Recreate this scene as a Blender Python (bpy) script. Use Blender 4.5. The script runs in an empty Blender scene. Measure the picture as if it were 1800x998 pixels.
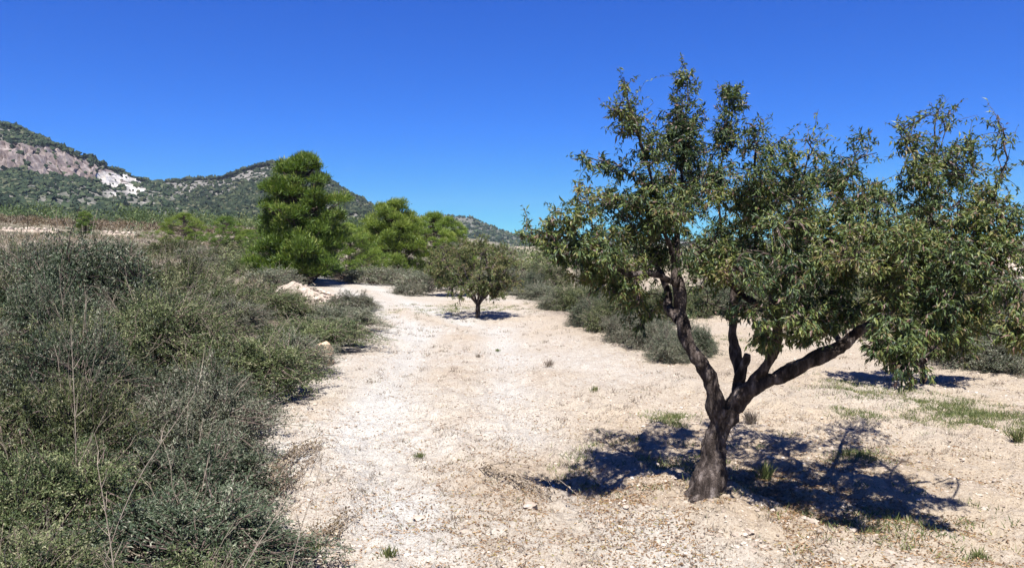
import bpy, math, random
import numpy as np
from mathutils import Vector

# ------------------------------------------------------------------ camera, sky, sun, exposure
sc = bpy.context.scene
COL = sc.collection
FPX, CX, CY, HOR, CAMZ = 1360.0, 900.0, 499.0, 430.0, 1.7
PITCH = math.atan((CY - HOR) / FPX)
cam = bpy.data.objects.new('camera', bpy.data.cameras.new('camera'))
COL.objects.link(cam); sc.camera = cam
cam.location = (0, 0, CAMZ)
cam.rotation_euler = (math.pi / 2 - PITCH, 0, 0)
cam.data.lens = 36 * FPX / 1800
cam.data.clip_start = 0.05; cam.data.clip_end = 20000

SUN_EL, SHDIR = math.radians(61), (0.03, 1.0)       # shadows fall straight away from the camera
w = bpy.data.worlds.new('World'); sc.world = w; w.use_nodes = True
nt = w.node_tree; nt.nodes.clear()
sky = nt.nodes.new('ShaderNodeTexSky'); sky.sky_type = 'NISHITA'; sky.sun_disc = False
sky.sun_elevation = SUN_EL
n_ = math.hypot(*SHDIR); SX, SY = -SHDIR[0] / n_, -SHDIR[1] / n_       # horizontal direction towards the sun
sky.sun_rotation = math.atan2(SX, SY)
EXPO = 1.5
sky.altitude = 1000; sky.air_density = 0.6; sky.dust_density = 0.0; sky.ozone_density = 10.0
sep = nt.nodes.new('ShaderNodeSeparateColor'); com = nt.nodes.new('ShaderNodeCombineColor')
nt.links.new(sky.outputs[0], sep.inputs[0])
bg = nt.nodes.new('ShaderNodeBackground'); bg.inputs['Strength'].default_value = 0.10
for ch, (amp_, gm) in enumerate(((.62, 1.33), (1.14, 1.08), (1.52, .72))):        # the phone's deep blue rendering of a clear sky
    pw = nt.nodes.new('ShaderNodeMath'); pw.operation = 'POWER'; pw.inputs[1].default_value = gm
    ml = nt.nodes.new('ShaderNodeMath'); ml.operation = 'MULTIPLY'; ml.inputs[1].default_value = amp_ * .1 ** gm / (.1 * 2 ** EXPO)
    nt.links.new(sep.outputs[ch], pw.inputs[0]); nt.links.new(pw.outputs[0], ml.inputs[0])
    mn = nt.nodes.new('ShaderNodeMath'); mn.operation = 'MINIMUM'; mn.inputs[1].default_value = 1.0 / (.1 * 2 ** EXPO)
    nt.links.new(ml.outputs[0], mn.inputs[0]); nt.links.new(mn.outputs[0], com.inputs[ch])
out = nt.nodes.new('ShaderNodeOutputWorld')
nt.links.new(com.outputs[0], bg.inputs[0]); nt.links.new(bg.outputs[0], out.inputs[0])
sun = bpy.data.objects.new('sun', bpy.data.lights.new('sun', 'SUN')); COL.objects.link(sun)
sun.data.energy = 4.8; sun.data.angle = math.radians(0.53); sun.data.color = (1.0, 0.97, 0.925)
d_ = Vector((SX * math.cos(SUN_EL), SY * math.cos(SUN_EL), math.sin(SUN_EL)))
sun.rotation_euler = d_.to_track_quat('Z', 'Y').to_euler()
sc.view_settings.view_transform = 'Standard'; sc.view_settings.look = 'None'
sc.view_settings.exposure = EXPO; sc.view_settings.gamma = 1

# ------------------------------------------------------------------ numpy helpers
def _h(ix, iy, iz, s):
    n = (ix * 374761393 + iy * 668265263 + iz * 2147483647 + s * 1274126177) & 0xffffffff
    n = ((n ^ (n >> 13)) * 1274126177) & 0xffffffff
    return ((n ^ (n >> 16)) & 0xffffff) / float(0xffffff)
def vnoise(x, y, z=0.0, s=0):
    x, y, z = np.broadcast_arrays(np.asarray(x, float), np.asarray(y, float), np.asarray(z, float))
    fx, fy, fz = np.floor(x), np.floor(y), np.floor(z)
    ix, iy, iz = fx.astype(np.int64), fy.astype(np.int64), fz.astype(np.int64)
    u, v, t = x - fx, y - fy, z - fz
    u = u * u * (3 - 2 * u); v = v * v * (3 - 2 * v); t = t * t * (3 - 2 * t)
    r = 0
    for a in (0, 1):
        for b in (0, 1):
            for c in (0, 1):
                r = r + _h(ix + a, iy + b, iz + c, s) * (u if a else 1 - u) * (v if b else 1 - v) * (t if c else 1 - t)
    return r * 2 - 1
def fbm(x, y, z=0.0, o=4, s=0, g=0.5):
    r, a = 0, 1.0
    for k in range(o):
        r = r + a * vnoise(np.asarray(x) * 2 ** k, np.asarray(y) * 2 ** k, np.asarray(z) * 2 ** k, s + k * 17); a *= g
    return r
def sstep(a, b, x):
    t = np.clip((np.asarray(x, float) - a) / (b - a), 0, 1); return t * t * (3 - 2 * t)
def unit(v): return v / (np.linalg.norm(v, axis=-1, keepdims=True) + 1e-9)

_bY = [0, 2.5, 4, 5.8, 7.2, 8.9, 11, 15.4, 20, 26, 40]
_bX = [-0.2, -0.85, -1.35, -1.95, -2.3, -2.4, -2.4, -2.7, -4.5, -6.5, -12]
def bankx(y): return np.interp(y, _bY, _bX)          # left edge of the track
def terrain(x, y):
    x = np.asarray(x, float); y = np.asarray(y, float)
    b = bankx(y)
    z = 0.32 * sstep(0.1, 1.8, b - x) * (1 - sstep(13, 18, y)) * sstep(1, 3, y)
    lx = np.clip(-x - 3.0, 0, 160); ly = np.clip(y - 10, 0, 220)
    z = z + 0.045 * lx + 0.015 * ly * sstep(2, 12, lx)
    z = z + 0.05 * fbm(x * 0.35, y * 0.35, 0, 3, 5) * sstep(0, 4, y)
    z = z + 0.3 * fbm(x * 0.03, y * 0.03, 0, 2, 9) * sstep(25, 60, y)
    z = z - 0.05 * (np.exp(-((x - b - .95) / .35) ** 2) + np.exp(-((x - b - 2.35) / .35) ** 2)) * sstep(2, 4, y) * (1 - sstep(18, 25, y))       # crown between the wheel tracks
    z = z + 0.10 * np.exp(-((x - 1.22) ** 2 + (y - 5.02) ** 2) / 0.25)      # soil heaped round the trunk
    return z
def furrow(x, y):
    s_ = x * .84 + y * .54; return vnoise(s_ * 4.2 + .25 * vnoise(x, y, 0, 91), .18 * (x * .54 - y * .84), 0, 90) * sstep(-1.2, .6, x - bankx(y) * .3) * (1 - sstep(9, 13, y))
def ray(px, py):
    u, v = (px - CX) / FPX, -(py - CY) / FPX
    return np.array([u, math.cos(PITCH) + v * math.sin(PITCH), -math.sin(PITCH) + v * math.cos(PITCH)])
def at(px, py, Y):
    d = ray(px, py); t = Y / d[1]
    return np.array([d[0] * t, Y, CAMZ + d[2] * t])
def ground(px, py):
    d = ray(px, py); t = 1.0
    while t < 400:
        p = d * t
        if CAMZ + p[2] <= float(terrain(p[0], p[1])): break
        t *= 1.01
    return np.array([d[0] * t, d[1] * t, float(terrain(d[0] * t, d[1] * t))])

# ------------------------------------------------------------------ mesh collector
class Acc:
    def __init__(s): s.V = []; s.F3 = []; s.F4 = []; s.a3 = []; s.a4 = []; s.n = 0
    def add(s, V, F, a=0.5):
        V = np.asarray(V, np.float32).reshape(-1, 3); F = np.asarray(F, np.int64)
        if len(F) == 0: return
        A = np.broadcast_to(np.asarray(a, np.float32), (len(F),))
        if F.shape[1] == 3: s.F3.append(F + s.n); s.a3.append(A)
        else: s.F4.append(F + s.n); s.a4.append(A)
        s.V.append(V); s.n += len(V)
    def build(s, name, mat, parent=None, smooth=False, origin=None, vattr=None):
        V = np.concatenate(s.V)
        if origin is not None: V = V - np.asarray(origin, np.float32)
        f3 = np.concatenate(s.F3) if s.F3 else np.zeros((0, 3), int); f4 = np.concatenate(s.F4) if s.F4 else np.zeros((0, 4), int)
        at_ = np.concatenate(s.a3 + s.a4)
        m = bpy.data.meshes.new(name); m.vertices.add(len(V)); m.vertices.foreach_set('co', V.astype(np.float32).ravel())
        L = np.concatenate([f3.ravel(), f4.ravel()]).astype(np.int32)
        m.loops.add(len(L)); m.loops.foreach_set('vertex_index', L)
        tot = np.concatenate([np.full(len(f3), 3), np.full(len(f4), 4)]).astype(np.int32)
        st = np.concatenate([[0], np.cumsum(tot)[:-1]]).astype(np.int32)
        m.polygons.add(len(tot)); m.polygons.foreach_set('loop_start', st); m.polygons.foreach_set('loop_total', tot)
        m.polygons.foreach_set('use_smooth', np.full(len(tot), smooth))
        at2 = m.attributes.new('lc', 'FLOAT', 'FACE'); at2.data.foreach_set('value', at_.astype(np.float32))
        for k, v in (vattr or {}).items():
            q = m.attributes.new(k, 'FLOAT', 'POINT'); q.data.foreach_set('value', np.asarray(v, np.float32).ravel())
        m.update(calc_edges=True); m.materials.append(mat)
        o = bpy.data.objects.new(name, m); COL.objects.link(o)
        if parent: o.parent = parent
        return o
def empty(name, loc, label, cat, group=None):
    o = bpy.data.objects.new(name, None); COL.objects.link(o); o.location = tuple(float(c) for c in loc)
    o.empty_display_size = 0.2; o['label'] = label; o['category'] = cat
    if group: o['group'] = group
    return o
def tag(o, label, cat, group=None, kind=None):
    o['label'] = label; o['category'] = cat
    if group: o['group'] = group
    if kind: o['kind'] = kind
    return o
def copy_tree(o, loc, rz=0, scale=(1, 1, 1), label=None, group=None):
    c = o.copy(); COL.objects.link(c); c.location = tuple(float(v) for v in loc); c.rotation_euler = (0, 0, rz); c.scale = scale
    if label: c['label'] = label
    if group: c['group'] = group
    for ch in list(o.children):
        k = ch.copy(); COL.objects.link(k); k.parent = c
        for g in list(ch.children):
            q = g.copy(); COL.objects.link(q); q.parent = k
    return c

def smooth_path(P, k=4):
    P = np.asarray(P, float)
    if len(P) < 3: 
        t = np.linspace(0, 1, k + 1)[:, None]; return P[0] * (1 - t) + P[-1] * t
    Q = np.vstack([2 * P[0] - P[1], P, 2 * P[-1] - P[-2]]); out = []
    for i in range(1, len(Q) - 2):
        for t in np.arange(k) / k:
            a, b, c, d = Q[i - 1:i + 3]
            out.append(0.5 * ((2 * b) + (-a + c) * t + (2 * a - 5 * b + 4 * c - d) * t * t + (-a + 3 * b - 3 * c + d) * t ** 3))
    out.append(P[-1]); return np.array(out)
def tube(acc, P, R, ns=6, a=0.5, rough=0.0, seed=0, cap=True):
    P = np.asarray(P, float); k = len(P); R = np.broadcast_to(np.asarray(R, float), (k,))
    T = unit(np.gradient(P, axis=0)); ref = np.array([0.31, 0.94, 0.12]) if abs(T[0][2]) > 0.6 else np.array([0.1, 0.2, 0.97])
    U = unit(np.cross(T, ref)); W = np.cross(T, U)
    th = np.linspace(0, 2 * math.pi, ns, endpoint=False)
    rr = R[:, None] * np.ones((1, ns))
    X = P[:, None, :] + rr[..., None] * (np.cos(th)[None, :, None] * U[:, None, :] + np.sin(th)[None, :, None] * W[:, None, :])
    if rough > 0:
        c = X * 14
        rg = fbm(c[..., 0], c[..., 1], c[..., 2] * 0.45, 4, seed, 0.6) - .5 * np.abs(vnoise(c[..., 0] * 2.2, c[..., 1] * 2.2, c[..., 2] * .5, seed + 9))
        kn = fbm(X[..., 0] * 5, X[..., 1] * 5, X[..., 2] * 4, 2, seed + 3)
        X = P[:, None, :] + (X - P[:, None, :]) * (1 + rough * rg + rough * 0.8 * kn)[..., None]
    V = X.reshape(-1, 3)
    i = np.arange(k - 1)[:, None] * ns; j = np.arange(ns)[None, :]; j2 = (j + 1) % ns
    F = np.stack([i + j, i + j2, i + ns + j2, i + ns + j], -1).reshape(-1, 4)
    acc.add(V, F, a)
    if cap:
        acc.add(np.vstack([X[-1], P[-1:]]), [[q, (q + 1) % ns, ns] for q in range(ns)], a)
def twigs(acc, A, B, r0, r1, bend, rng, a=0.3, seg=3, down=0.0):
    """many thin three-sided twigs at once, A -> B with a random bend; returns path points (n,seg+1,3)"""
    n = len(A); t = np.linspace(0, 1, seg + 1)[None, :, None]
    L = np.linalg.norm(B - A, axis=1)[:, None]
    off = rng.normal(0, 1, (n, 3)) * L * bend; off[:, 2] += L[:, 0] * down
    P = A[:, None] * (1 - t) + B[:, None] * t + off[:, None] * (4 * t * (1 - t)) * 0.5
    T = unit(B - A); U = unit(np.cross(T, rng.normal(0, 1, (n, 3)))); W = np.cross(T, U)
    rad = (r0 + (r1 - r0) * np.linspace(0, 1, seg + 1))[None, :, None] if np.isscalar(r0) else None
    rings = []
    for k in range(3):
        th = k * 2 * math.pi / 3
        rings.append(P + rad * (math.cos(th) * U + math.sin(th) * W)[:, None])
    V = np.stack(rings, 2).reshape(-1, 3)          # n, seg+1, 3 sides
    b = (np.arange(n) * (seg + 1) * 3)[:, None, None] + (np.arange(seg) * 3)[None, :, None]
    j = np.arange(3)[None, None, :]; j2 = (j + 1) % 3
    F = np.stack([b + j, b + j2, b + 3 + j2, b + 3 + j], -1).reshape(-1, 4)
    aa = a if np.isscalar(a) else np.repeat(a, seg * 3)
    acc.add(V, F, aa)
    return P
def leafset(acc, P, D, L, Wd, rng, a, detail=1, curl=0.15):
    n = len(P)
    if n == 0: return
    D = unit(D); S = unit(np.cross(D, rng.normal(0, 1, (n, 3)) + np.array([0, 0, 1.2]))); N = np.cross(S, D)
    L = np.broadcast_to(np.asarray(L, float), (n,))[:, None]; Wd = np.broadcast_to(np.asarray(Wd, float), (n,))[:, None]
    i = np.arange(n)[:, None]
    if detail == 0:
        V = np.stack([P - S * Wd * .5, P + S * Wd * .5, P + D * L], 1)
        acc.add(V, i * 3 + np.array([[0, 1, 2]]), a)
    elif detail == 1:
        V = np.stack([P, P + D * L * .45 + S * Wd * .5 + N * Wd * .2, P + D * L - N * L * curl, P + D * L * .45 - S * Wd * .5 + N * Wd * .2], 1)
        F = np.concatenate([i * 4 + np.array([[0, 1, 2]]), i * 4 + np.array([[0, 2, 3]])]); acc.add(V, F, np.concatenate([a, a]) if not np.isscalar(a) else a)
    else:
        M = P + D * L * .5 + N * L * curl * .3
        V = np.stack([P, M + S * Wd * .5 + N * Wd * .22, M, M - S * Wd * .5 + N * Wd * .22, P + D * L - N * L * curl], 1)
        F = np.concatenate([i * 5 + np.array([[0, 1, 2]]), i * 5 + np.array([[0, 2, 3]]), i * 5 + np.array([[1, 4, 2]]), i * 5 + np.array([[2, 4, 3]])])
        acc.add(V, F, np.tile(a, 4) if not np.isscalar(a) else a)
ICO_V = None
def ico():
    global ICO_V, ICO_F
    if ICO_V is None:
        p = (1 + 5 ** .5) / 2
        ICO_V = unit(np.array([(-1, p, 0), (1, p, 0), (-1, -p, 0), (1, -p, 0), (0, -1, p), (0, 1, p), (0, -1, -p), (0, 1, -p), (p, 0, -1), (p, 0, 1), (-p, 0, -1), (-p, 0, 1)], float))
        ICO_F = np.array([(0, 11, 5), (0, 5, 1), (0, 1, 7), (0, 7, 10), (0, 10, 11), (1, 5, 9), (5, 11, 4), (11, 10, 2), (10, 7, 6), (7, 1, 8), (3, 9, 4), (3, 4, 2), (3, 2, 6), (3, 6, 8), (3, 8, 9), (4, 9, 5), (2, 4, 11), (6, 2, 10), (8, 6, 7), (9, 8, 1)])
    return ICO_V, ICO_F
def blobs(acc, P, S, rng, jit=0.25, a=None):
    """many deformed twenty-sided lumps; P (n,3) centres, S (n,3) radii"""
    v, f = ico(); n = len(P)
    q = rng.uniform(0, 2 * math.pi, n); c, s = np.cos(q)[:, None], np.sin(q)[:, None]
    X = v[None] * (1 + rng.uniform(-jit, jit, (n, 12)))[..., None] * S[:, None, :]
    X = np.stack([X[..., 0] * c - X[..., 1] * s, X[..., 0] * s + X[..., 1] * c, X[..., 2]], -1) + P[:, None]
    F = (np.arange(n) * 12)[:, None, None] + f[None]
    acc.add(X, F.reshape(-1, 3), np.repeat(rng.uniform(0, 1, n) if a is None else a, 20))
OCT_V = np.array([(1, 0, 0), (-1, 0, 0), (0, 1, 0), (0, -1, 0), (0, 0, 1), (0, 0, -1)], float)
OCT_F = np.array([(0, 2, 4), (2, 1, 4), (1, 3, 4), (3, 0, 4), (2, 0, 5), (1, 2, 5), (3, 1, 5), (0, 3, 5)])
def octas(acc, P, S, rng, jit=.3):
    n = len(P); B1 = unit(rng.normal(0, 1, (n, 3))); B2 = unit(np.cross(B1, rng.normal(0, 1, (n, 3)))); B3 = np.cross(B1, B2)
    V = OCT_V[None] * (1 + rng.uniform(-jit, jit, (n, 6)))[..., None]
    X = (V[..., :1] * B1[:, None] + V[..., 1:2] * B2[:, None] + V[..., 2:] * B3[:, None]) * S[:, None, :] + P[:, None]
    acc.add(X, ((np.arange(n) * 6)[:, None, None] + OCT_F[None]).reshape(-1, 3), np.repeat(rng.uniform(0, 1, n), 8))
def rock(name, r, seed, mat, flat=0.7, sub=2, jag=0.3):
    v, f = ico(); v = v.copy(); f = [tuple(t) for t in f]; v = [tuple(q) for q in v]
    for _ in range(sub):
        cache = {}; nf = []
        def mid(a, b):
            k = (min(a, b), max(a, b))
            if k not in cache:
                m = (np.array(v[a]) + np.array(v[b])) / 2; m /= np.linalg.norm(m); v.append(tuple(m)); cache[k] = len(v) - 1
            return cache[k]
        for a, b, c in f:
            x, y, z = mid(a, b), mid(b, c), mid(c, a); nf += [(a, x, z), (x, b, y), (z, y, c), (x, y, z)]
        f = nf
    V = np.array(v); n = fbm(V[:, 0] * 1.3, V[:, 1] * 1.3, V[:, 2] * 1.3, 3, seed)
    rng = np.random.default_rng(seed)
    for _ in range(7):                                # chip flat facets off it
        d = unit(rng.normal(0, 1, 3)); k = V @ d; V = V - np.clip(k - rng.uniform(.55, .85), 0, 9)[:, None] * d
    V = V * (1 + jag * n)[:, None] * np.array([1, rng.uniform(.6, .95), flat]) * r
    A = Acc(); A.add(V, np.array(f), 0.5); return A.build(name, mat)

# ------------------------------------------------------------------ materials
def newmat(name):
    m = bpy.data.materials.new(name); m.use_nodes = True; t = m.node_tree; t.nodes.clear()
    o = t.nodes.new('ShaderNodeOutputMaterial'); return m, t, o
def ramp(t, stops, src):
    r = t.nodes.new('ShaderNodeValToRGB'); e = r.color_ramp.elements
    while len(e) < len(stops): e.new(0.5)
    for i, (p, c) in enumerate(stops): e[i].position = p; e[i].color = (*c, 1)
    t.links.new(src, r.inputs[0]); return r.outputs[0]
def attr(t, n):
    a = t.nodes.new('ShaderNodeAttribute'); a.attribute_name = n; return a.outputs['Fac']
def noise(t, scale, detail=4, rough=0.55, vec=None, dist=0.0):
    n = t.nodes.new('ShaderNodeTexNoise'); n.inputs['Scale'].default_value = scale; n.inputs['Detail'].default_value = detail
    n.inputs['Roughness'].default_value = rough; n.inputs['Distortion'].default_value = dist
    if vec is None:
        g = t.nodes.new('ShaderNodeNewGeometry'); vec = g.outputs['Position']
    t.links.new(vec, n.inputs['Vector']); return n.outputs[0]
def mix(t, f, a, b, mode='MIX'):
    m = t.nodes.new('ShaderNodeMix'); m.data_type = 'RGBA'; m.blend_type = mode
    for s, v in ((m.inputs[0], f), (m.inputs[6], a), (m.inputs[7], b)):
        if hasattr(v, 'links'): t.links.new(v, s)
        elif isinstance(v, (int, float)): s.default_value = v
        else: s.default_value = (*v, 1)
    return m.outputs[2]
def mrange(t, v, a, b, c=0.0, d=1.0):
    m = t.nodes.new('ShaderNodeMapRange'); t.links.new(v, m.inputs[0])
    for i, q in enumerate((a, b, c, d)): m.inputs[i + 1].default_value = q
    return m.outputs[0]
def math_(t, op, a, b):
    m = t.nodes.new('ShaderNodeMath'); m.operation = op
    for s, v in ((m.inputs[0], a), (m.inputs[1], b)):
        if hasattr(v, 'links'): t.links.new(v, s)
        else: s.default_value = v
    return m.outputs[0]
def foliage(name, stops, trans=0.3, var=0.35, rough=0.5, spec=0.25):
    m, t, o = newmat(name)
    c = ramp(t, stops, attr(t, 'lc'))
    oi = t.nodes.new('ShaderNodeObjectInfo')
    h = t.nodes.new('ShaderNodeHueSaturation'); t.links.new(c, h.inputs['Color'])
    t.links.new(mrange(t, oi.outputs['Random'], 0, 1, 1 - var, 1 + var), h.inputs['Value'])
    t.links.new(mrange(t, oi.outputs['Random'], 0, 1, 0.49, 0.51), h.inputs['Hue'])
    p = t.nodes.new('ShaderNodeBsdfPrincipled'); p.inputs['Roughness'].default_value = rough; p.inputs['Specular IOR Level'].default_value = spec
    t.links.new(h.outputs[0], p.inputs['Base Color'])
    tr = t.nodes.new('ShaderNodeBsdfTranslucent')
    t.links.new(mix(t, 1.0, h.outputs[0], (1.15, 1.25, .55), 'MULTIPLY'), tr.inputs[0])
    ms = t.nodes.new('ShaderNodeMixShader'); ms.inputs[0].default_value = trans
    t.links.new(p.outputs[0], ms.inputs[1]); t.links.new(tr.outputs[0], ms.inputs[2]); t.links.new(ms.outputs[0], o.inputs[0])
    return m
def solid(name, stops, scale, bump=0.3, bscale=None, rough=0.9, use_attr=False, stretch=None, dist=0.01):
    m, t, o = newmat(name)
    g = t.nodes.new('ShaderNodeTexCoord'); vec = g.outputs['Object']
    if stretch:
        mp = t.nodes.new('ShaderNodeMapping'); mp.inputs['Scale'].default_value = stretch; t.links.new(vec, mp.inputs[0]); vec = mp.outputs[0]
    n = noise(t, scale, 6, .6, vec)
    c = ramp(t, stops, n)
    if use_attr: c = mix(t, 1.0, c, ramp(t, [(0, (.6, .55, .5)), (1, (1.3, 1.25, 1.2))], attr(t, 'lc')), 'MULTIPLY')
    p = t.nodes.new('ShaderNodeBsdfPrincipled'); p.inputs['Roughness'].default_value = rough; p.inputs['Specular IOR Level'].default_value = 0.2
    t.links.new(c, p.inputs['Base Color'])
    b = t.nodes.new('ShaderNodeBump'); b.inputs['Strength'].default_value = bump; b.inputs['Distance'].default_value = dist
    t.links.new(noise(t, bscale or scale * 3, 6, .65, vec), b.inputs['Height']); t.links.new(b.outputs[0], p.inputs['Normal'])
    t.links.new(p.outputs[0], o.inputs[0]); return m

M = {}
M['bark'] = solid('almond_bark', [(.3, (.012, .008, .006)), (.46, (.042, .031, .026)), (.57, (.11, .086, .074)), (.72, (.25, .21, .19))], 26, 1.0, 60, stretch=(1, 1, .3), dist=.05)
M['twig'] = solid('twig_bark', [(.3, (.05, .038, .032)), (.7, (.14, .11, .10))], 20, .3, 60, use_attr=True)
M['pinebark'] = solid('pine_bark', [(.3, (.03, .022, .018)), (.7, (.15, .11, .09))], 8, .8, 30, stretch=(1, 1, .3))
M['drystem'] = solid('dry_stem', [(.3, (.12, .10, .08)), (.7, (.235, .205, .17))], 20, .3, 60, use_attr=True)
M['stone'] = solid('limestone', [(.3, (.225, .185, .15)), (.55, (.335, .295, .255)), (.75, (.44, .41, .375))], 5, .5, 24, use_attr=True)
M['earth'] = solid('slope_earth', [(.3, (.16, .125, .095)), (.55, (.27, .22, .175)), (.75, (.36, .31, .26))], 3, .5, 14)
M['boulder'] = solid('ochre_boulder', [(.3, (.30, .19, .12)), (.55, (.48, .33, .23)), (.75, (.62, .50, .40))], 5, .6, 24)
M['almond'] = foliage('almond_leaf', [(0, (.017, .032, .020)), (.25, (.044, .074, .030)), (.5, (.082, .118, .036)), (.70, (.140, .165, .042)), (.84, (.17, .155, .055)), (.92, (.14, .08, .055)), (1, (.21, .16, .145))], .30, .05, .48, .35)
M['almondfar'] = foliage('far_almond_leaf', [(0, (.040, .056, .022)), (.4, (.095, .125, .042)), (.7, (.150, .170, .065)), (.9, (.19, .15, .08)), (1, (.22, .15, .11))], .35, .12)
M['bushgreen'] = foliage('shrub_leaf_green', [(0, (.024, .035, .017)), (.5, (.070, .090, .036)), (.85, (.145, .160, .070)), (1, (.26, .235, .15))], .22, .22)
M['bushblue'] = foliage('shrub_leaf_dark', [(0, (.016, .025, .016)), (.5, (.046, .063, .034)), (.85, (.105, .120, .075)), (1, (.23, .22, .17))], .2, .2)
M['bushgrey'] = foliage('shrub_leaf_grey', [(0, (.045, .052, .038)), (.5, (.100, .112, .074)), (.85, (.18, .185, .13)), (1, (.33, .29, .24))], .2, .2)
M['bushdry'] = foliage('shrub_leaf_dry', [(0, (.085, .058, .036)), (.5, (.17, .125, .08)), (.85, (.28, .22, .15)), (1, (.38, .32, .24))], .2, .2)
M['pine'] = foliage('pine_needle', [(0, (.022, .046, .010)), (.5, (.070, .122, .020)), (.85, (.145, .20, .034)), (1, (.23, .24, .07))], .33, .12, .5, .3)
M['pineyellow'] = foliage('pine_needle_light', [(0, (.034, .062, .014)), (.5, (.108, .155, .026)), (.85, (.19, .235, .04)), (1, (.25, .26, .07))], .35, .08, .5, .3)
M['grass'] = foliage('green_grass', [(0, (.05, .065, .025)), (.5, (.10, .125, .042)), (.85, (.18, .19, .075)), (1, (.36, .31, .17))], .25, .1)
M['drygrass'] = foliage('dry_grass', [(0, (.12, .092, .07)), (.5, (.21, .172, .14)), (.85, (.30, .255, .205)), (1, (.18, .18, .11))], .2, .1)
M['litter'] = foliage('dead_leaf', [(0, (.10, .055, .03)), (.5, (.22, .13, .065)), (.8, (.34, .23, .13)), (1, (.20, .18, .06))], .1, .1)
M['rust'] = foliage('rust_orchard_leaf', [(0, (.045, .030, .018)), (.5, (.095, .062, .040)), (.85, (.14, .10, .06)), (1, (.09, .10, .045))], .2, .1)
M['scrub'] = foliage('hill_scrub', [(0, (.011, .019, .012)), (.5, (.024, .036, .019)), (.85, (.042, .055, .027)), (1, (.09, .09, .055))], .1, .1, .8, .1)

M['scrubpine'] = foliage('far_pine', [(0, (.020, .036, .012)), (.5, (.050, .075, .022)), (.85, (.09, .115, .03)), (1, (.12, .13, .05))], .2, .1)
# ground: stony pale marl, drier brown under the shrubs, dry grass on the slope
m, t, o = newmat('ground_soil')
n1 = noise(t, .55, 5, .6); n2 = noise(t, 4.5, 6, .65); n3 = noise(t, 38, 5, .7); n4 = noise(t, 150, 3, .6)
c = ramp(t, [(.3, (.30, .235, .175)), (.47, (.385, .325, .26)), (.6, (.445, .405, .35)), (.8, (.51, .48, .435))], n2)
c = mix(t, mrange(t, n1, .35, .7), c, mix(t, .55, c, (.49, .46, .425)))
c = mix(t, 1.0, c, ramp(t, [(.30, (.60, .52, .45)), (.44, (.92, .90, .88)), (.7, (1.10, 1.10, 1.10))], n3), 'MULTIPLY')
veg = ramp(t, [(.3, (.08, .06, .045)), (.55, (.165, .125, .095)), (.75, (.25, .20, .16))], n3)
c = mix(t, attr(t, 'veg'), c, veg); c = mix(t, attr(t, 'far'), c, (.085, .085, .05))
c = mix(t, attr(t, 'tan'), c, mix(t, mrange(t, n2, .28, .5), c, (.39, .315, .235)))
p = t.nodes.new('ShaderNodeBsdfPrincipled'); p.inputs['Roughness'].default_value = .95; p.inputs['Specular IOR Level'].default_value = .12
c = mix(t, math_(t, 'MULTIPLY', attr(t, 'pale'), .75), c, ramp(t, [(.36, (.38, .36, .33)), (.5, (.465, .445, .415))], n3))
c = mix(t, 1.0, c, (.81, .845, .865), 'MULTIPLY')
c = mix(t, 1.0, c, ramp(t, [(.36, (.50, .42, .35)), (.44, (.93, .91, .89)), (.7, (1.06, 1.06, 1.06))], noise(t, 85, 3, .6)), 'MULTIPLY')  # brown specks: dead leaf bits, plus pebble shadows painted into the colour
c = mix(t, math_(t, 'MULTIPLY', attr(t, 'soil'), .8), c, ramp(t, [(.35, (.13, .092, .06)), (.5, (.24, .185, .13)), (.65, (.33, .275, .21))], n3))  # brown soil under the almond, with its shadow's dark tone painted in
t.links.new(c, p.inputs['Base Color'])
vo = t.nodes.new('ShaderNodeTexVoronoi'); vo.inputs['Scale'].default_value = 26
g = t.nodes.new('ShaderNodeNewGeometry'); t.links.new(g.outputs['Position'], vo.inputs['Vector'])
hh = math_(t, 'ADD', math_(t, 'MULTIPLY', n3, 1.2), math_(t, 'ADD', math_(t, 'MULTIPLY', n4, .5), math_(t, 'MULTIPLY', vo.outputs['Distance'], -.8)))
b = t.nodes.new('ShaderNodeBump'); b.inputs['Strength'].default_value = .8; b.inputs['Distance'].default_value = .022
t.links.new(hh, b.inputs['Height']); t.links.new(b.outputs[0], p.inputs['Normal']); t.links.new(p.outputs[0], o.inputs[0])
M['ground'] = m

# hills: grey limestone, scrubby soil, reddish cliff, white quarry
m, t, o = newmat('hill_rock')
n1 = noise(t, .045, 6, .65); n2 = noise(t, .22, 5, .7)
mp = t.nodes.new('ShaderNodeMapping'); mp.inputs['Scale'].default_value = (1, 1, .28)
g = t.nodes.new('ShaderNodeNewGeometry'); t.links.new(g.outputs['Position'], mp.inputs[0])
n3 = noise(t, .14, 7, .7, mp.outputs[0])
soil = ramp(t, [(.35, (.030, .040, .026)), (.5, (.065, .072, .052)), (.62, (.13, .12, .10)), (.75, (.22, .20, .18))], n2)
bare = ramp(t, [(.32, (.05, .05, .043)), (.48, (.115, .108, .096)), (.7, (.22, .205, .19))], n2)
c = mix(t, attr(t, 'bare'), soil, bare)
cl = ramp(t, [(.3, (.055, .036, .03)), (.42, (.13, .10, .09)), (.55, (.205, .17, .155)), (.72, (.285, .25, .235))], n3)
c = mix(t, attr(t, 'cliff'), c, cl)
c = mix(t, attr(t, 'quarry'), c, ramp(t, [(.35, (.32, .29, .26)), (.6, (.50, .48, .445))], n3))
p = t.nodes.new('ShaderNodeBsdfPrincipled'); p.inputs['Roughness'].default_value = .95; p.inputs['Specular IOR Level'].default_value = .1
t.links.new(c, p.inputs['Base Color'])
b = t.nodes.new('ShaderNodeBump'); b.inputs['Strength'].default_value = .8; b.inputs['Distance'].default_value = 2.5
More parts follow.
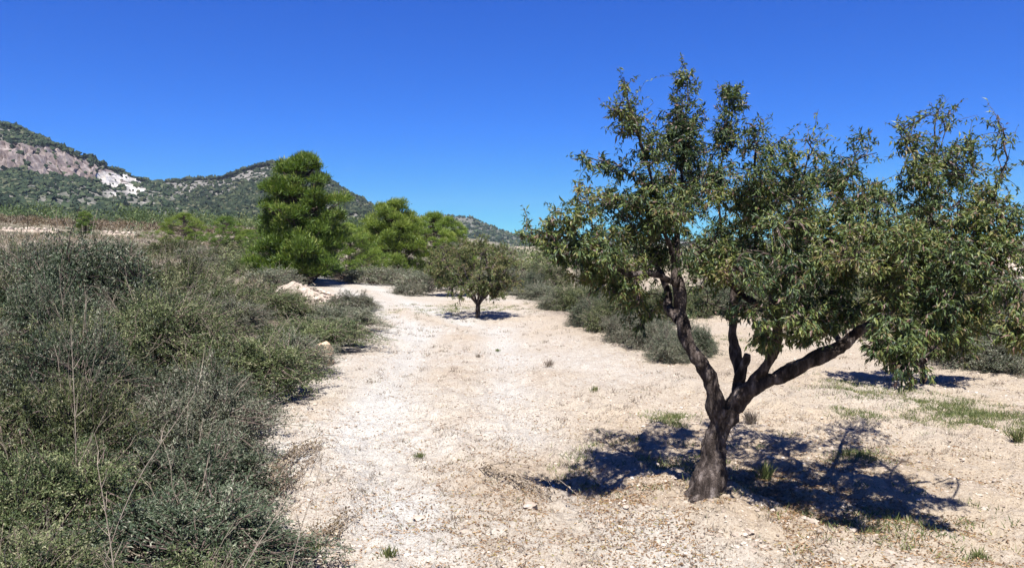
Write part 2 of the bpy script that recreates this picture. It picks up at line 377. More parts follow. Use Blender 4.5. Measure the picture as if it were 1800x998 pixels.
t.links.new(n3, b.inputs['Height']); t.links.new(b.outputs[0], p.inputs['Normal']); t.links.new(p.outputs[0], o.inputs[0])
M['hill'] = m

# ------------------------------------------------------------------ ground sheet
def axis(n, k, lim, c=0.0):
    u = np.linspace(-1, 1, n); s = np.sinh(u * k) / np.sinh(k) * lim; return s + c
gx = np.unique(np.concatenate([axis(330, 8.2, 2200, 0.8), np.arange(-2.2, 4.6, .034)])); gx = gx[np.concatenate([[True], np.diff(gx) > .004])]
gy = np.concatenate([[-400, -60, -12, -3, 0, .8, 1.6, 2.3, 2.9], np.arange(3.4, 8.2, .032), 8.2 + (np.exp(np.linspace(0, 1, 330) * 6.2) - 1) / (math.exp(6.2) - 1) * 2400])
X, Y = np.meshgrid(gx, gy)
Z = terrain(X, Y)
near = 1 - sstep(14, 30, Y)
rut = fbm(X * 9, Y * 9, 0, 4, 31, .62) * .024 + np.clip(fbm(X * 4, Y * 3, 0, 3, 12), 0, 1) * .03 + .028 * furrow(X, Y)
Z = Z + near * rut
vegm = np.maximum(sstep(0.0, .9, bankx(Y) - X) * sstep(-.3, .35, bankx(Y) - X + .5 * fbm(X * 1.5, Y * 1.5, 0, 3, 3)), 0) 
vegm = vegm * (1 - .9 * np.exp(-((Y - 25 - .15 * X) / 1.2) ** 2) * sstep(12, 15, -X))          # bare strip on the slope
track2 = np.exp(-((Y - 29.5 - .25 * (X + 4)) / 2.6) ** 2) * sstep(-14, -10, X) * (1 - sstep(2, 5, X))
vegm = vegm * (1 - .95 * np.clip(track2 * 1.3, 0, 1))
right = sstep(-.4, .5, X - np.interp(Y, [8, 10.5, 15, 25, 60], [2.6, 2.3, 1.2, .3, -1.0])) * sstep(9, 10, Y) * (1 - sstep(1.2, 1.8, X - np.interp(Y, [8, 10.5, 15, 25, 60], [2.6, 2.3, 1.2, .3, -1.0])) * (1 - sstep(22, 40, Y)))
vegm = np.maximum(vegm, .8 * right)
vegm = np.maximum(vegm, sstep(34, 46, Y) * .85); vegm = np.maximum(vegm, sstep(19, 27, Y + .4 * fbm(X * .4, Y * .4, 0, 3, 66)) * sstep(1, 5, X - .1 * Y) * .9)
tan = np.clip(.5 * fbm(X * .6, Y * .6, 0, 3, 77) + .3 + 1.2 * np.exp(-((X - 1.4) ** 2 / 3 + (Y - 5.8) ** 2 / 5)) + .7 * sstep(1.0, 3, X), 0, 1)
wl_, wr_ = bankx(Y) + .95, bankx(Y) + 2.35
pale = np.clip(.9 * np.exp(-((X - wl_) / .42) ** 2) + .7 * np.exp(-((X - wr_) / .38) ** 2) + .35 * fbm(X * .9, Y * .5, 0, 3, 55), 0, 1) * (1 - sstep(1.0, 2.6, X - wr_)) * (1 - vegm)
ny, nx = X.shape
A = Acc(); i = np.arange(ny - 1)[:, None] * nx + np.arange(nx - 1)[None]
A.add(np.stack([X, Y, Z], -1), np.stack([i, i + 1, i + nx + 1, i + nx], -1).reshape(-1, 4))
gr = A.build('ground', M['ground'], smooth=True, vattr={'veg': vegm, 'tan': tan, 'far': .85 * sstep(48, 80, Y), 'pale': pale, 'soil': np.clip(np.exp(-((X - 1.3) ** 2 / 2.6 + (Y - 5.9) ** 2 / 1.6)) * (1.1 + .9 * fbm(X * 1.7, Y * 1.7, 0, 4, 71)), 0, 1)}); gr['kind'] = 'structure'; gr['label'] = 'pale stony ground with a bare dirt track'  # soil mask lies where the almond's shadow falls, darkening it by colour
def gz(x, y):
    """height of the finished ground mesh"""
    x = np.asarray(x, float); y = np.asarray(y, float)
    a = np.clip(np.searchsorted(gx, x) - 1, 0, len(gx) - 2); b = np.clip(np.searchsorted(gy, y) - 1, 0, len(gy) - 2)
    u = (x - gx[a]) / (gx[a + 1] - gx[a]); v = (y - gy[b]) / (gy[b + 1] - gy[b])
    return Z[b, a] * (1 - u) * (1 - v) + Z[b, a + 1] * u * (1 - v) + Z[b + 1, a] * (1 - u) * v + Z[b + 1, a + 1] * u * v

# ------------------------------------------------------------------ hills
def hill(name, label, px, ridge, R0, R1, base_py, cliff=None, quarry=None, bare0=.3, amp=1.0, seed=0, n=150, scrub=4000, srad=(1.2, 2.6)):
    """slope that climbs from distance R0 to its ridge at R1; px/ridge give the skyline"""
    cols = np.arange(px[0], px[-1] + .1, 2.6); rp = np.interp(cols, px, ridge)
    t_ = np.linspace(0, 1, n); U = (cols - CX) / FPX
    E1 = (HOR - rp) / FPX; E0 = (HOR - base_py) / FPX
    Tm, Um = np.meshgrid(t_, U, indexing='ij')
    E1m = np.broadcast_to(E1, Tm.shape); 
    Rm = R0 + (R1 - R0) * Tm
    prof = Tm ** .85
    E = E0 + (E1m - E0) * prof
    pyv = HOR - E * FPX; PX = np.broadcast_to(cols, Tm.shape)
    if cliff is not None:
        top = np.interp(PX, cliff[0], cliff[1]); bot = np.interp(PX, cliff[0], cliff[2])
        inb = (pyv > top) & (pyv < bot) & (PX < cliff[0][-1])
        f = np.clip((bot - pyv) / np.maximum(bot - top, 1), 0, 1) * (PX < cliff[0][-1])
        # stand the cliff up: compress the distance used by the band
        span = (bot - top) / np.maximum(base_py - rp, 1) * (R1 - R0) * .8 * (PX < cliff[0][-1])
        Rm = Rm - span * f
    Xw = Um * Rm; Zw = CAMZ + E * Rm
    Xw, Yw = Xw, Rm
    nz = fbm(Xw * .02, Yw * .02, 0, 5, seed, .55)
    fade = sstep(0, .12, Tm)
    Zn = Zw + amp * 5 * nz * fade * (1 - .75 * Tm) + amp * 1.0 * fbm(Xw * .12, Yw * .12, 0, 3, seed + 5) * fade
    if cliff is not None:
        cm = sstep(0, 6, pyv - top - 3 * fbm(PX * .08, 0 * PX, 0, 3, 4)) * sstep(0, 6, bot - pyv + 6 * fbm(PX * .07, 0 * PX, 0, 3, 8)) * (1 - sstep(cliff[0][-1] - 20, cliff[0][-1], PX))
        gul = fbm(PX * .10, Zw * .03, 0, 4, 14, .6)
        Yw = Yw + cm * gul * 14
        Zn = Zn + cm * 1.5 * fbm(PX * .2, Zw * .25, 0, 3, 21)
    else: cm = np.zeros_like(Zn)
    if quarry is not None:
        q1 = sstep(0, 4, PX - 176 - .25 * (pyv - 305)) * sstep(0, 4, 262 - PX) * sstep(0, 3, pyv - (304 + np.clip(PX - 200, 0, 99) * .28)) * sstep(0, 3, 352 - pyv - .25 * np.abs(PX - 225) + 5 * fbm(PX * .1, pyv * .1, 0, 3, 2))
        q1 = q1 * (1 - sstep(.15, .3, fbm(PX * .06, pyv * .16, 0, 3, 40)) * (pyv > 322))
        qm = q1; Yw = Yw + qm * (8 + 6 * fbm(PX * .15, Zw * .2, 0, 3, 33))
    else: qm = np.zeros_like(Zn)
    # the far side of the ridge
    V = np.stack([Xw, Yw, Zn], -1); back = V[-1].copy(); back[:, 1] += 120; back[:, 2] = np.maximum(back[:, 2] - 90, -5)
    b2 = back.copy(); b2[:, 1] += 60; b2[:, 2] = -8
    V = np.concatenate([V, back[None], b2[None]]); front = V[0].copy(); front[:, 2] = -8; V = np.concatenate([front[None], V])
    pad = lambda a: np.concatenate([a[:1], a, a[-1:], a[-1:]])
    ny, nx = V.shape[:2]; A = Acc(); i = np.arange(ny - 1)[:, None] * nx + np.arange(nx - 1)[None]
    A.add(V, np.stack([i, i + 1, i + nx + 1, i + nx], -1).reshape(-1, 4))
    bare = np.clip(bare0 + .6 * fbm(Xw * .012, Zn * .03, 0, 3, seed + 50), 0, 1)
    h = A.build(name, M['hill'], smooth=False, vattr={'cliff': pad(cm), 'quarry': pad(qm), 'bare': pad(bare)}); h['kind'] = 'structure'; h['label'] = label
    # scrub and small pines growing on it
    rng = np.random.default_rng(seed + 1)
    ii = rng.integers(0, len(t_) - 1, scrub * 3); jj = rng.integers(0, len(cols) - 1, scrub * 3)
    dens = np.clip(1.15 - bare[ii, jj] * 1.0 + .75 * fbm(Xw[ii, jj] * .02, Zn[ii, jj] * .04, 0, 3, seed + 9) + .35 * (1 - ii / len(t_) * 2), .12, 1) * (1 - .97 * np.clip(2.5 * (cm[ii, jj] + qm[ii, jj]), 0, 1))
    k = rng.uniform(0, 1, len(ii)) < dens * .9; ii, jj = ii[k][:scrub], jj[k][:scrub]
    u = rng.uniform(0, 1, len(ii)); 
    P = np.stack([Xw[ii, jj], Yw[ii, jj], Zn[ii, jj]], -1) * (1 - u)[:, None] + np.stack([Xw[ii + 1, jj + 1], Yw[ii + 1, jj + 1], Zn[ii + 1, jj + 1]], -1) * u[:, None]
    # plus a denser fringe along the skyline
    kf = rng.integers(0, len(cols), scrub // 7); Pf = np.stack([Xw[-1, kf], Yw[-1, kf] - rng.uniform(0, 9, len(kf)), Zn[-1, kf]], -1); P = np.vstack([P, Pf])
    s = rng.uniform(*srad, len(P)) * np.clip(np.exp(rng.normal(0, .35, len(P))), .5, 1.35) * .95; S = np.stack([s, s, s * rng.uniform(.7, 1.15, len(P))], -1); P[:, 2] += s * .35
    A = Acc(); octas(A, P, S, rng, .4)
    so = A.build('hill_scrub', M['scrub']); tag(so, 'dark green scrub and small pines dotting the ' + label.split(' with')[0], 'scrub', kind='stuff')
    return h
hill('far_hill', 'low far hill on the right of the skyline with a rounded grey top', [560, 640, 700, 740, 790, 830, 850, 880, 905, 960, 1100, 1400, 1900, 2300], [386, 380, 377, 381, 380, 383, 391, 405, 414, 421, 425, 423, 419, 424], 700, 1050, 438, bare0=.55, amp=.6, seed=11, n=60, scrub=5500, srad=(1.3, 3.0))
hill('middle_hill', 'rounded middle hill with grey rocks between the scrub', [180, 240, 290, 340, 400, 430, 470, 500, 540, 575, 600, 640, 665, 700, 760], [352, 332, 322, 319, 316, 302, 293, 288, 290, 312, 333, 355, 371, 392, 425], 260, 620, 425, bare0=.8, amp=1.0, seed=23, n=150, scrub=17000, srad=(.8, 1.9))
hill('left_hill', 'steep left hill with a reddish cliff and a white quarry face', [-420, -300, -150, -60, 0, 60, 130, 200, 250, 290, 330, 380, 430, 480], [215, 190, 185, 200, 218, 236, 268, 300, 318, 327, 345, 367, 388, 412], 240, 560, 420,
     cliff=([-420, -200, 0, 100, 160, 215, 262], [230, 232, 249, 258, 275, 295, 318], [306, 306, 302, 311, 319, 324, 324]), quarry=True, bare0=.32, amp=1.0, seed=37, n=170, scrub=26000, srad=(.75, 1.8))

# ------------------------------------------------------------------ almond trees
def almond(name, label, base, trunk, limbs, clusters, mat, leafL, detail, seed, spikes=60, group=None, nside=12, twr=.0032, dens=1.0, cat='tree', nb=2, split=False, tw=1.0, rs=1.0, gap=-.3):
    """trunk / limbs: lists of (points, radii) in world space; clusters: (centre, radii, twigs, leaves per twig, tint, droop)"""
    rng = np.random.default_rng(seed); root = empty(name, base, label, cat, group)
    A = Acc(); P, R = trunk; Ps = smooth_path(P, 12); Rs = np.interp(np.linspace(0, 1, len(Ps)), np.linspace(0, 1, len(R)), R)
    tube(A, Ps, Rs, nside * 3, rough=.24, seed=seed); A.build('trunk', M['bark'], root, smooth=True, origin=base)
    skel = []
    for Pq, Rq in limbs:
        A = Acc(); Ps = smooth_path(Pq, 9 if split else 5); Rs = np.interp(np.linspace(0, 1, len(Ps)), np.linspace(0, 1, len(Rq)), Rq)
        wob = np.stack([fbm(Ps[:, 2] * 3, Ps[:, 0] * 3, 0, 2, seed + q) for q in range(3)], -1) * .02 * sstep(0, .3, np.linspace(0, 1, len(Ps)))[:, None]
        tube(A, Ps + wob, Rs, nside * 2 if Rq[0] > .03 else nside, rough=.32, seed=seed + len(skel)); A.build('limb', M['bark'], root, smooth=True, origin=base)
        skel.append((Ps + wob)[len(Ps) // 4:])
    nodes = np.vstack(skel); B = Acc(); T = Acc(); Lf = Acc()
    order = sorted(clusters, key=lambda c: np.min(np.linalg.norm(nodes - c[0], axis=1)))
    for c, rad, ntw, nl, tint, droop in order:
        c = np.asarray(c); rad = np.asarray(rad)
        for s_ in range(nb):                                           # boughs into the clump
            tgt = c + rng.normal(0, .55, 3) * rad * (0 if s_ == 0 else 1)
            d = np.linalg.norm(nodes - tgt, axis=1) + .5 * np.clip(nodes[:, 2] - tgt[2] + .05, 0, 9)
            st = nodes[np.argmin(d)]; L = np.linalg.norm(tgt - st)
            if L < .06: continue
            mid = (st + tgt) / 2 + rng.normal(0, .08, 3) * L + np.array([0, 0, .08 * L]); pth = smooth_path([st, mid, tgt], 4)
            if split: B = Acc()
            tube(B, pth, np.linspace(.005 + .012 * min(L, 1), .0035, len(pth)) * (twr / .0032), 6, .3)
            if split: B.build('bough', M['bark'], root, smooth=True, origin=base)
            nodes = np.vstack([nodes, pth[2:]])
        n = int(ntw * tw); rad = rad * rs; q = unit(rng.normal(0, 1, (n, 3))) * (rng.uniform(0, 1, (n, 1)) ** .45)
        E = c + q * rad
        kk = fbm(E[:, 0] * 7, E[:, 1] * 7, E[:, 2] * 7, 2, seed + 40) > -.12 + gap
        E, q = E[kk], q[kk]; n = len(E)
        if n < 2: continue
        near_ = nodes[np.linalg.norm((nodes - c) / rad, axis=1) < 2.2]
        if len(near_) < 2: near_ = nodes
        d = np.linalg.norm(E[:, None] - near_[None], axis=2) + rng.uniform(0, .16, (n, len(near_))); S0 = near_[np.argmin(d, 1)]
        v = E - S0; ln = np.linalg.norm(v, axis=1, keepdims=True); E = S0 + v
        S0 = np.where(ln > .5, E - unit(v) * .38, S0)
        Pt = twigs(T, S0, E, twr, twr * .35, .16, rng, .4, 3)
        # leaves along each twig, mostly its outer part, in little bunches
        m_ = int(nl * dens)
        if m_ < 1: continue
        tt = rng.beta(2.2, 1.0, (n, m_)); idx = np.clip((tt * 3).astype(int), 0, 2); fr = tt * 3 - idx
        a0 = Pt[np.arange(n)[:, None], idx]; a1 = Pt[np.arange(n)[:, None], idx + 1]
        LP = (a0 + (a1 - a0) * fr[..., None]).reshape(-1, 3) + rng.normal(0, .006, (n * m_, 3))
        td = np.repeat(unit(E - S0), m_, 0)
        D = unit(td * .55 + unit(rng.normal(0, 1, LP.shape)) * .85 + np.array([0, 0, -1.0]) * droop)
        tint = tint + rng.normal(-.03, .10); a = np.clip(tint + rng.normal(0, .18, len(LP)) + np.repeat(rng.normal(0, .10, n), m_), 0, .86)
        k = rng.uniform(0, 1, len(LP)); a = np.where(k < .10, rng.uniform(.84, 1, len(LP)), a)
        leafset(Lf, LP, D, leafL * rng.uniform(.45, 1.3, len(LP)), leafL * .28 * rng.uniform(.7, 1.15, len(LP)), rng, a, detail, .18)
    if split:
        up = nodes[nodes[:, 2] > base[2] + 1.45]; n = 700; S0 = up[rng.integers(0, len(up), n)]; E = S0 + unit(rng.normal(0, 1, (n, 3)) + [0, 0, .5]) * rng.uniform(.07, .2, (n, 1))
        Pt = twigs(T, S0, E, twr, twr * .4, .15, rng, .4, 2); m_ = 13; f = rng.uniform(.2, 1, (n, m_))
        LP = (S0[:, None] * (1 - f[..., None]) + E[:, None] * f[..., None]).reshape(-1, 3) + rng.normal(0, .008, (n * m_, 3))
        leafset(Lf, LP, unit(rng.normal(0, 1, LP.shape) + [0, 0, -.3]), leafL * rng.uniform(.5, 1.2, len(LP)), leafL * .25, rng, np.clip(rng.normal(.42, .2, len(LP)) + np.repeat(rng.normal(0, .12, n), m_), 0, 1), detail)
    # young upright shoots above the crown
    if spikes:
        hi = nodes[np.argsort(-nodes[:, 2] + rng.uniform(0, .5, len(nodes)))[:max(spikes * 2, 10)]]
        S0 = hi[rng.integers(0, len(hi), spikes)]; E = S0 + np.stack([rng.normal(0, .06, spikes), rng.normal(0, .06, spikes), rng.uniform(.03, .12, spikes)], -1)
        Pt = twigs(T, S0, E, twr * .9, twr * .3, .12, rng, .3, 3)
        m_ = 14; tt = rng.uniform(.2, 1, (spikes, m_)); idx = np.clip((tt * 3).astype(int), 0, 2); fr = tt * 3 - idx
        a0 = Pt[np.arange(spikes)[:, None], idx]; a1 = Pt[np.arange(spikes)[:, None], idx + 1]; LP = (a0 + (a1 - a0) * fr[..., None]).reshape(-1, 3)
        leafset(Lf, LP, unit(rng.normal(0, 1, LP.shape) + np.array([0, 0, .2])), leafL * rng.uniform(.4, .8, len(LP)), leafL * .2, rng, np.clip(rng.normal(.4, .25, len(LP)), 0, 1), detail)
    if not split: B.build('boughs', M['bark'], root, smooth=True, origin=base)['kind'] = 'stuff'
    T.build('twigs', M['twig'], root, origin=base)['kind'] = 'stuff'
    Lf.build('foliage', mat, root, origin=base)['kind'] = 'stuff'
    return root
D0 = 5.02
def L_(pts, radpx, k=.68):           # limb points given by where they stand in the view and how far off they are
    P = [at(x, y, d) for x, y, d in pts]; return (P, [r * k * float(np.interp(y, [380, 520], [.55, 1])) / FPX * pts[0][2] for r, (x, y, d) in zip(radpx, pts)])
b0 = np.append(at(1242, 892, D0)[:2], 0.0); b0[2] = float(terrain(b0[0], b0[1])) - .03
trunk = L_([(1241, 905, D0), (1240, 888, D0), (1243, 862, D0), (1250, 820, D0), (1257, 780, D0), (1266, 745, D0), (1272, 715, D0)], [50, 42, 32, 25, 22, 21, 22], 1.0)
limbs = [
    L_([(1264, 762, D0), (1256, 715, 5.0), (1246, 672, 4.98), (1232, 640, 4.95), (1208, 608, 4.95), (1196, 560, 5.0), (1190, 505, 5.05), (1190, 455, 5.1)], [20, 20, 19, 18, 18, 17, 17, 15]),
    L_([(1190, 462, 5.1), (1193, 400, 5.15), (1200, 330, 5.2), (1203, 250, 5.25), (1208, 180, 5.25), (1206, 122, 5.3)], [12, 10, 9, 7, 4, 1.5]),
    L_([(1190, 470, 5.1), (1165, 390, 4.9), (1148, 320, 4.8), (1125, 250, 4.75), (1112, 200, 4.7), (1098, 138, 4.7)], [10, 8, 6, 5, 3, 1.2]),
    L_([(1192, 500, 5.05), (1150, 482, 4.85), (1105, 478, 4.7), (1068, 450, 4.6), (1020, 425, 4.6), (960, 408, 4.7), (925, 395, 4.7)], [11, 10, 8, 7, 5, 3, 1.2]),
    L_([(1194, 560, 5.0), (1172, 540, 5.1), (1168, 500, 5.2), (1150, 460, 5.4), (1110, 430, 5.6), (1075, 400, 5.8)], [14, 13, 12, 9, 6, 3]),
    L_([(1276, 720, D0), (1296, 690, 5.05), (1300, 662, 5.1), (1290, 625, 5.15), (1286, 580, 5.2), (1292, 530, 5.25), (1285, 470, 5.3), (1268, 400, 5.4), (1262, 320, 5.5), (1280, 240, 5.5), (1292, 160, 5.5)], [18, 17, 15, 13, 12, 11, 10, 8, 6, 4, 1.5]),
    L_([(1280, 560, 5.2), (1320, 470, 4.8), (1330, 380, 4.7), (1325, 300, 4.6), (1338, 215, 4.6)], [9, 8, 6, 4, 1.3]),
    L_([(1274, 738, D0), (1290, 708, 4.98), (1325, 680, 4.9), (1372, 660, 4.85), (1428, 634, 4.8), (1480, 612, 4.8), (1512, 582, 4.8), (1558, 556, 4.85), (1585, 515, 4.9), (1605, 465, 5.0)], [27, 28, 24, 20, 17, 16, 15, 13, 11, 9]),
    L_([(1310, 690, 4.95), (1340, 650, 4.85), (1358, 610, 4.8), (1372, 560, 4.7), (1362, 520, 4.65), (1385, 450, 4.6), (1405, 370, 4.6), (1425, 250, 4.6)], [17, 16, 14, 12, 11, 8, 6, 1.5]),
    L_([(1372, 560, 4.7), (1345, 540, 4.9), (1310, 520, 5.0), (1285, 500, 5.0)], [11, 11, 9, 7]),
    L_([(1385, 460, 4.6), (1440, 400, 5.0), (1480, 330, 5.2), (1520, 240, 5.3)], [8, 7, 5, 1.5]),
    L_([(1600, 475, 5.0), (1630, 410, 5.05), (1640, 340, 5.1), (1645, 260, 5.15), (1648, 185, 5.2)], [9, 8, 7, 4, 1.2]),
    L_([(1640, 330, 5.1), (1622, 280, 5.0), (1600, 235, 4.95), (1580, 215, 4.9)], [5, 4, 2.5, 1]),
    L_([(1644, 280, 5.1), (1665, 235, 5.2), (1680, 190, 5.2)], [4, 2.5, 1]),
    L_([(1570, 540, 4.87), (1610, 510, 4.7), (1660, 475, 4.6), (1715, 458, 4.5), (1780, 445, 4.5), (1850, 420, 4.5)], [11, 10, 8, 7, 5, 3]),
    L_([(1690, 465, 4.55), (1715, 400, 4.7), (1740, 340, 4.8), (1764, 300, 4.8), (1776, 265, 4.8), (1764, 215, 4.8)], [6, 5, 4, 3, 2, 1]),
    L_([(1530, 572, 4.83), (1560, 500, 5.4), (1580, 430, 5.8), (1600, 360, 6.0)], [9, 8, 6, 3]),
    L_([(1480, 612, 4.8), (1460, 560, 5.3), (1440, 500, 5.7), (1450, 430, 6.0)], [9, 8, 6, 3]),
    L_([(1299, 670, 5.08), (1304, 650, 5.0), (1308, 632, 4.97), (1310, 622, 4.96)], [16, 14, 13, 10]),
    L_([(1590, 505, 4.9), (1600, 560, 4.6), (1602, 620, 4.5)], [5, 3, 1.2]),
    L_([(1850, 420, 4.5), (1835, 480, 4.4), (1800, 560, 4.35)], [4, 3, 1.5]),
]
C = []
def cl(px, py, rx, ry, d, ntw, nl, tint=.42, droop=.45):
    if px > 1540: d = d - .42 * (d < 5.3)
    elif px > 1290: d = d - .1 * (d < 5)
    if py < 200: py += 12
    s = d / FPX; C.append((at(px, py, d), (rx * s, min(rx, 75) * s * 1.05, ry * s), ntw, nl, tint, droop))
# left column
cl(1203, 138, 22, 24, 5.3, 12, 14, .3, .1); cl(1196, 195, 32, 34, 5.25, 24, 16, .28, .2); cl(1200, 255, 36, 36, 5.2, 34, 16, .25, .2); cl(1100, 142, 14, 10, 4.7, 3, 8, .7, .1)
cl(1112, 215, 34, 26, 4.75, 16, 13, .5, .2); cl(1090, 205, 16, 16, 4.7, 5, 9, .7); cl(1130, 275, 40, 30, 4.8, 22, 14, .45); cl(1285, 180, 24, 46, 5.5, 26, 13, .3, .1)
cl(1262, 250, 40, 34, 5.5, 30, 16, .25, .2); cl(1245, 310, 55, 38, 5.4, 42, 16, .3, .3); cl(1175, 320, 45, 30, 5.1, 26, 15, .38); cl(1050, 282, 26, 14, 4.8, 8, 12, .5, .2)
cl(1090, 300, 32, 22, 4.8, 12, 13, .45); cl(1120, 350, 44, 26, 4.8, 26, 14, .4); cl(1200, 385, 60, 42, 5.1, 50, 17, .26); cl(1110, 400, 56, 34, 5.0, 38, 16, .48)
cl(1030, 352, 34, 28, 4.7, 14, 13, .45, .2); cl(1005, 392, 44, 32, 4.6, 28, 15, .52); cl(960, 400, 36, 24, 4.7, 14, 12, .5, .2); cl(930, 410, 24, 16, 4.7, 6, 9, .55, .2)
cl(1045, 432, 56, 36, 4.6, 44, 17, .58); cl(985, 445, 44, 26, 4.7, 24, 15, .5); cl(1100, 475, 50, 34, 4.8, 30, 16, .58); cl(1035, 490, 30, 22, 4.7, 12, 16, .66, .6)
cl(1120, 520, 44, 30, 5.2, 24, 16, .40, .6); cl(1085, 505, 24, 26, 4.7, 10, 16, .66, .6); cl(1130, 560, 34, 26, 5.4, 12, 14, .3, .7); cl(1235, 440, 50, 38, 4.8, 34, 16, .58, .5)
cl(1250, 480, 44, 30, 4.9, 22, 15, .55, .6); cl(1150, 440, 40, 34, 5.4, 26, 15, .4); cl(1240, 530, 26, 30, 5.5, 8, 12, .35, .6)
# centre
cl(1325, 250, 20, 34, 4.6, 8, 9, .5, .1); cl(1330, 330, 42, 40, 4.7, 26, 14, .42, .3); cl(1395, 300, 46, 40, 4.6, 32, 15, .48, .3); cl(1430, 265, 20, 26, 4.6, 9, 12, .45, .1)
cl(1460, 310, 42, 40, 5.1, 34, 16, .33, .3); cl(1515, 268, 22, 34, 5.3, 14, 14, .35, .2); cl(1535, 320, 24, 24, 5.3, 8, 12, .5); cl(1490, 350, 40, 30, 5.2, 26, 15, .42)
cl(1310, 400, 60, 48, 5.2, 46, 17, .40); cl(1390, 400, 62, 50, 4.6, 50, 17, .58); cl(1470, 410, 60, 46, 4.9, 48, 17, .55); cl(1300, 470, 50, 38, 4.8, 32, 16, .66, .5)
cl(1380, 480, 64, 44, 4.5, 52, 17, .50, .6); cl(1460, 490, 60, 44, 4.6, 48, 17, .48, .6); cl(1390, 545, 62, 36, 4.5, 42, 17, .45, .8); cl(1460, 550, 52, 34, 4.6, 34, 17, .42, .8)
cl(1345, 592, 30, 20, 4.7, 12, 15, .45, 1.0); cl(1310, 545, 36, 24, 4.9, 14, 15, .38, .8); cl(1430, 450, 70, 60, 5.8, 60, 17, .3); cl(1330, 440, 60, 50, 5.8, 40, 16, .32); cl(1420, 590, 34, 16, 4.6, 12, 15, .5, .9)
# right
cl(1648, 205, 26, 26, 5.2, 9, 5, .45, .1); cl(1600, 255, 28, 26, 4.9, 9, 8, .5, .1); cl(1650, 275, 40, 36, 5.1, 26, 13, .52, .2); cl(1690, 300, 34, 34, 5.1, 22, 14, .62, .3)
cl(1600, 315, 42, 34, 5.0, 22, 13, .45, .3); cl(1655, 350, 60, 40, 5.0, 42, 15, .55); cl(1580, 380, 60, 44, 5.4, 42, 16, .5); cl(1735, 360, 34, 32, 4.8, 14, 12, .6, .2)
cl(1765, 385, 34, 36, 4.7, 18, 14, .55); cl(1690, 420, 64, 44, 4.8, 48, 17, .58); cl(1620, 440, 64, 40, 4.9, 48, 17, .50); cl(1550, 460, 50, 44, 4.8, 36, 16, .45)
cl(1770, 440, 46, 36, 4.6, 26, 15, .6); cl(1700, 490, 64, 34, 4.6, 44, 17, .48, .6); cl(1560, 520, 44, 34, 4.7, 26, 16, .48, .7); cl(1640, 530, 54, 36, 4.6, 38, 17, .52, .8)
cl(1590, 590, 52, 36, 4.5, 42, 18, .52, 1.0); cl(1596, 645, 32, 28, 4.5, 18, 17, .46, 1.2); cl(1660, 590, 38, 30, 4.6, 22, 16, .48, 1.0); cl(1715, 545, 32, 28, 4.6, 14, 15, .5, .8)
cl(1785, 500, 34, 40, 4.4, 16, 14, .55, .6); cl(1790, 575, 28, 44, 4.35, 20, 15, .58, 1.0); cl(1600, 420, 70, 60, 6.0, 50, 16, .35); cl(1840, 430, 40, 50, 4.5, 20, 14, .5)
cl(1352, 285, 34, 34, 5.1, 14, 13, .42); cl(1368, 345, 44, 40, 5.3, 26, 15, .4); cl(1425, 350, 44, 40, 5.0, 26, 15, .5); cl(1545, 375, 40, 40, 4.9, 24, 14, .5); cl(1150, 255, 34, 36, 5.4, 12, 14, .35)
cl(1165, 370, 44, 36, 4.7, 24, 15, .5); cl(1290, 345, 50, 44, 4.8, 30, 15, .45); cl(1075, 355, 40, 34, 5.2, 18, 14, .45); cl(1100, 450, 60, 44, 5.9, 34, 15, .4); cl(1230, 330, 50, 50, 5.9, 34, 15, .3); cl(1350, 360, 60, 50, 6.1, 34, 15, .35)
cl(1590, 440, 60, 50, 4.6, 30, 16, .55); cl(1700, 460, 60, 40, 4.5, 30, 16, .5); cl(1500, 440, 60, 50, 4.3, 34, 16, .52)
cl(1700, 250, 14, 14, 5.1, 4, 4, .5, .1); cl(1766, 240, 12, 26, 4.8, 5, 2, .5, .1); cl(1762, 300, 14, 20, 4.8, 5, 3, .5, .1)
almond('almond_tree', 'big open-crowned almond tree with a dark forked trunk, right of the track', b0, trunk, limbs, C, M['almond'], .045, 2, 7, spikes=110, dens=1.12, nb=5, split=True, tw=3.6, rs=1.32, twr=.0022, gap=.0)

def small_almond(label, px, py, hpx, wpx, seed, mat, leaf=.075, group='smaller almond trees beyond the big one'):
    g = ground(px, py); s = g[1] / FPX; H = hpx * s; W = wpx * s * .56; rng = np.random.default_rng(seed)
    f = g + np.array([rng.normal(0, .04), 0, .2 * H])
    tr = ([g - [0, 0, .05], g + [0, 0, .1 * H], f], [.030 * H, .022 * H, .019 * H])
    lb, cs = [], []
    for k in range(7):
        a = k * 2.4 + rng.uniform(0, .6); e = g + np.array([math.cos(a) * W * .8, math.sin(a) * W * .7, rng.uniform(.6, .85) * H])
        m_ = f * .45 + e * .55 + np.array([0, 0, -.03 * H]); lb.append(([f - [0, 0, .05 * H], m_, e], [.015 * H, .008 * H, .003 * H]))
    for k in range(44):
        a = rng.uniform(0, 6.28); r = rng.uniform(.1, .98) ** .5; hh = rng.uniform(.24, .88)
        rr = r * (1 - .5 * abs(hh - .6) / .4)
        cs.append((g + np.array([math.cos(a) * W * rr, math.sin(a) * W * rr * .8, hh * H]), (.30 * W, .30 * W, .14 * H), 27, 15, rng.uniform(.3, .75), .4))
    return almond('almond_tree', label, g, tr, lb, cs, mat, leaf, 1, seed, spikes=30, group=group, nside=6, twr=.006)
small_almond('small round almond tree standing alone in the middle of the track end', 840, 560, 152, 150, 71, M['almondfar'])
small_almond('narrow dull almond tree half hidden behind the lone small round one', 795, 521, 92, 90, 72, M['almondfar'], .09)
small_almond('short almond tree behind the hanging right side of the big tree', 1622, 676, 215, 240, 73, M['almondfar'])

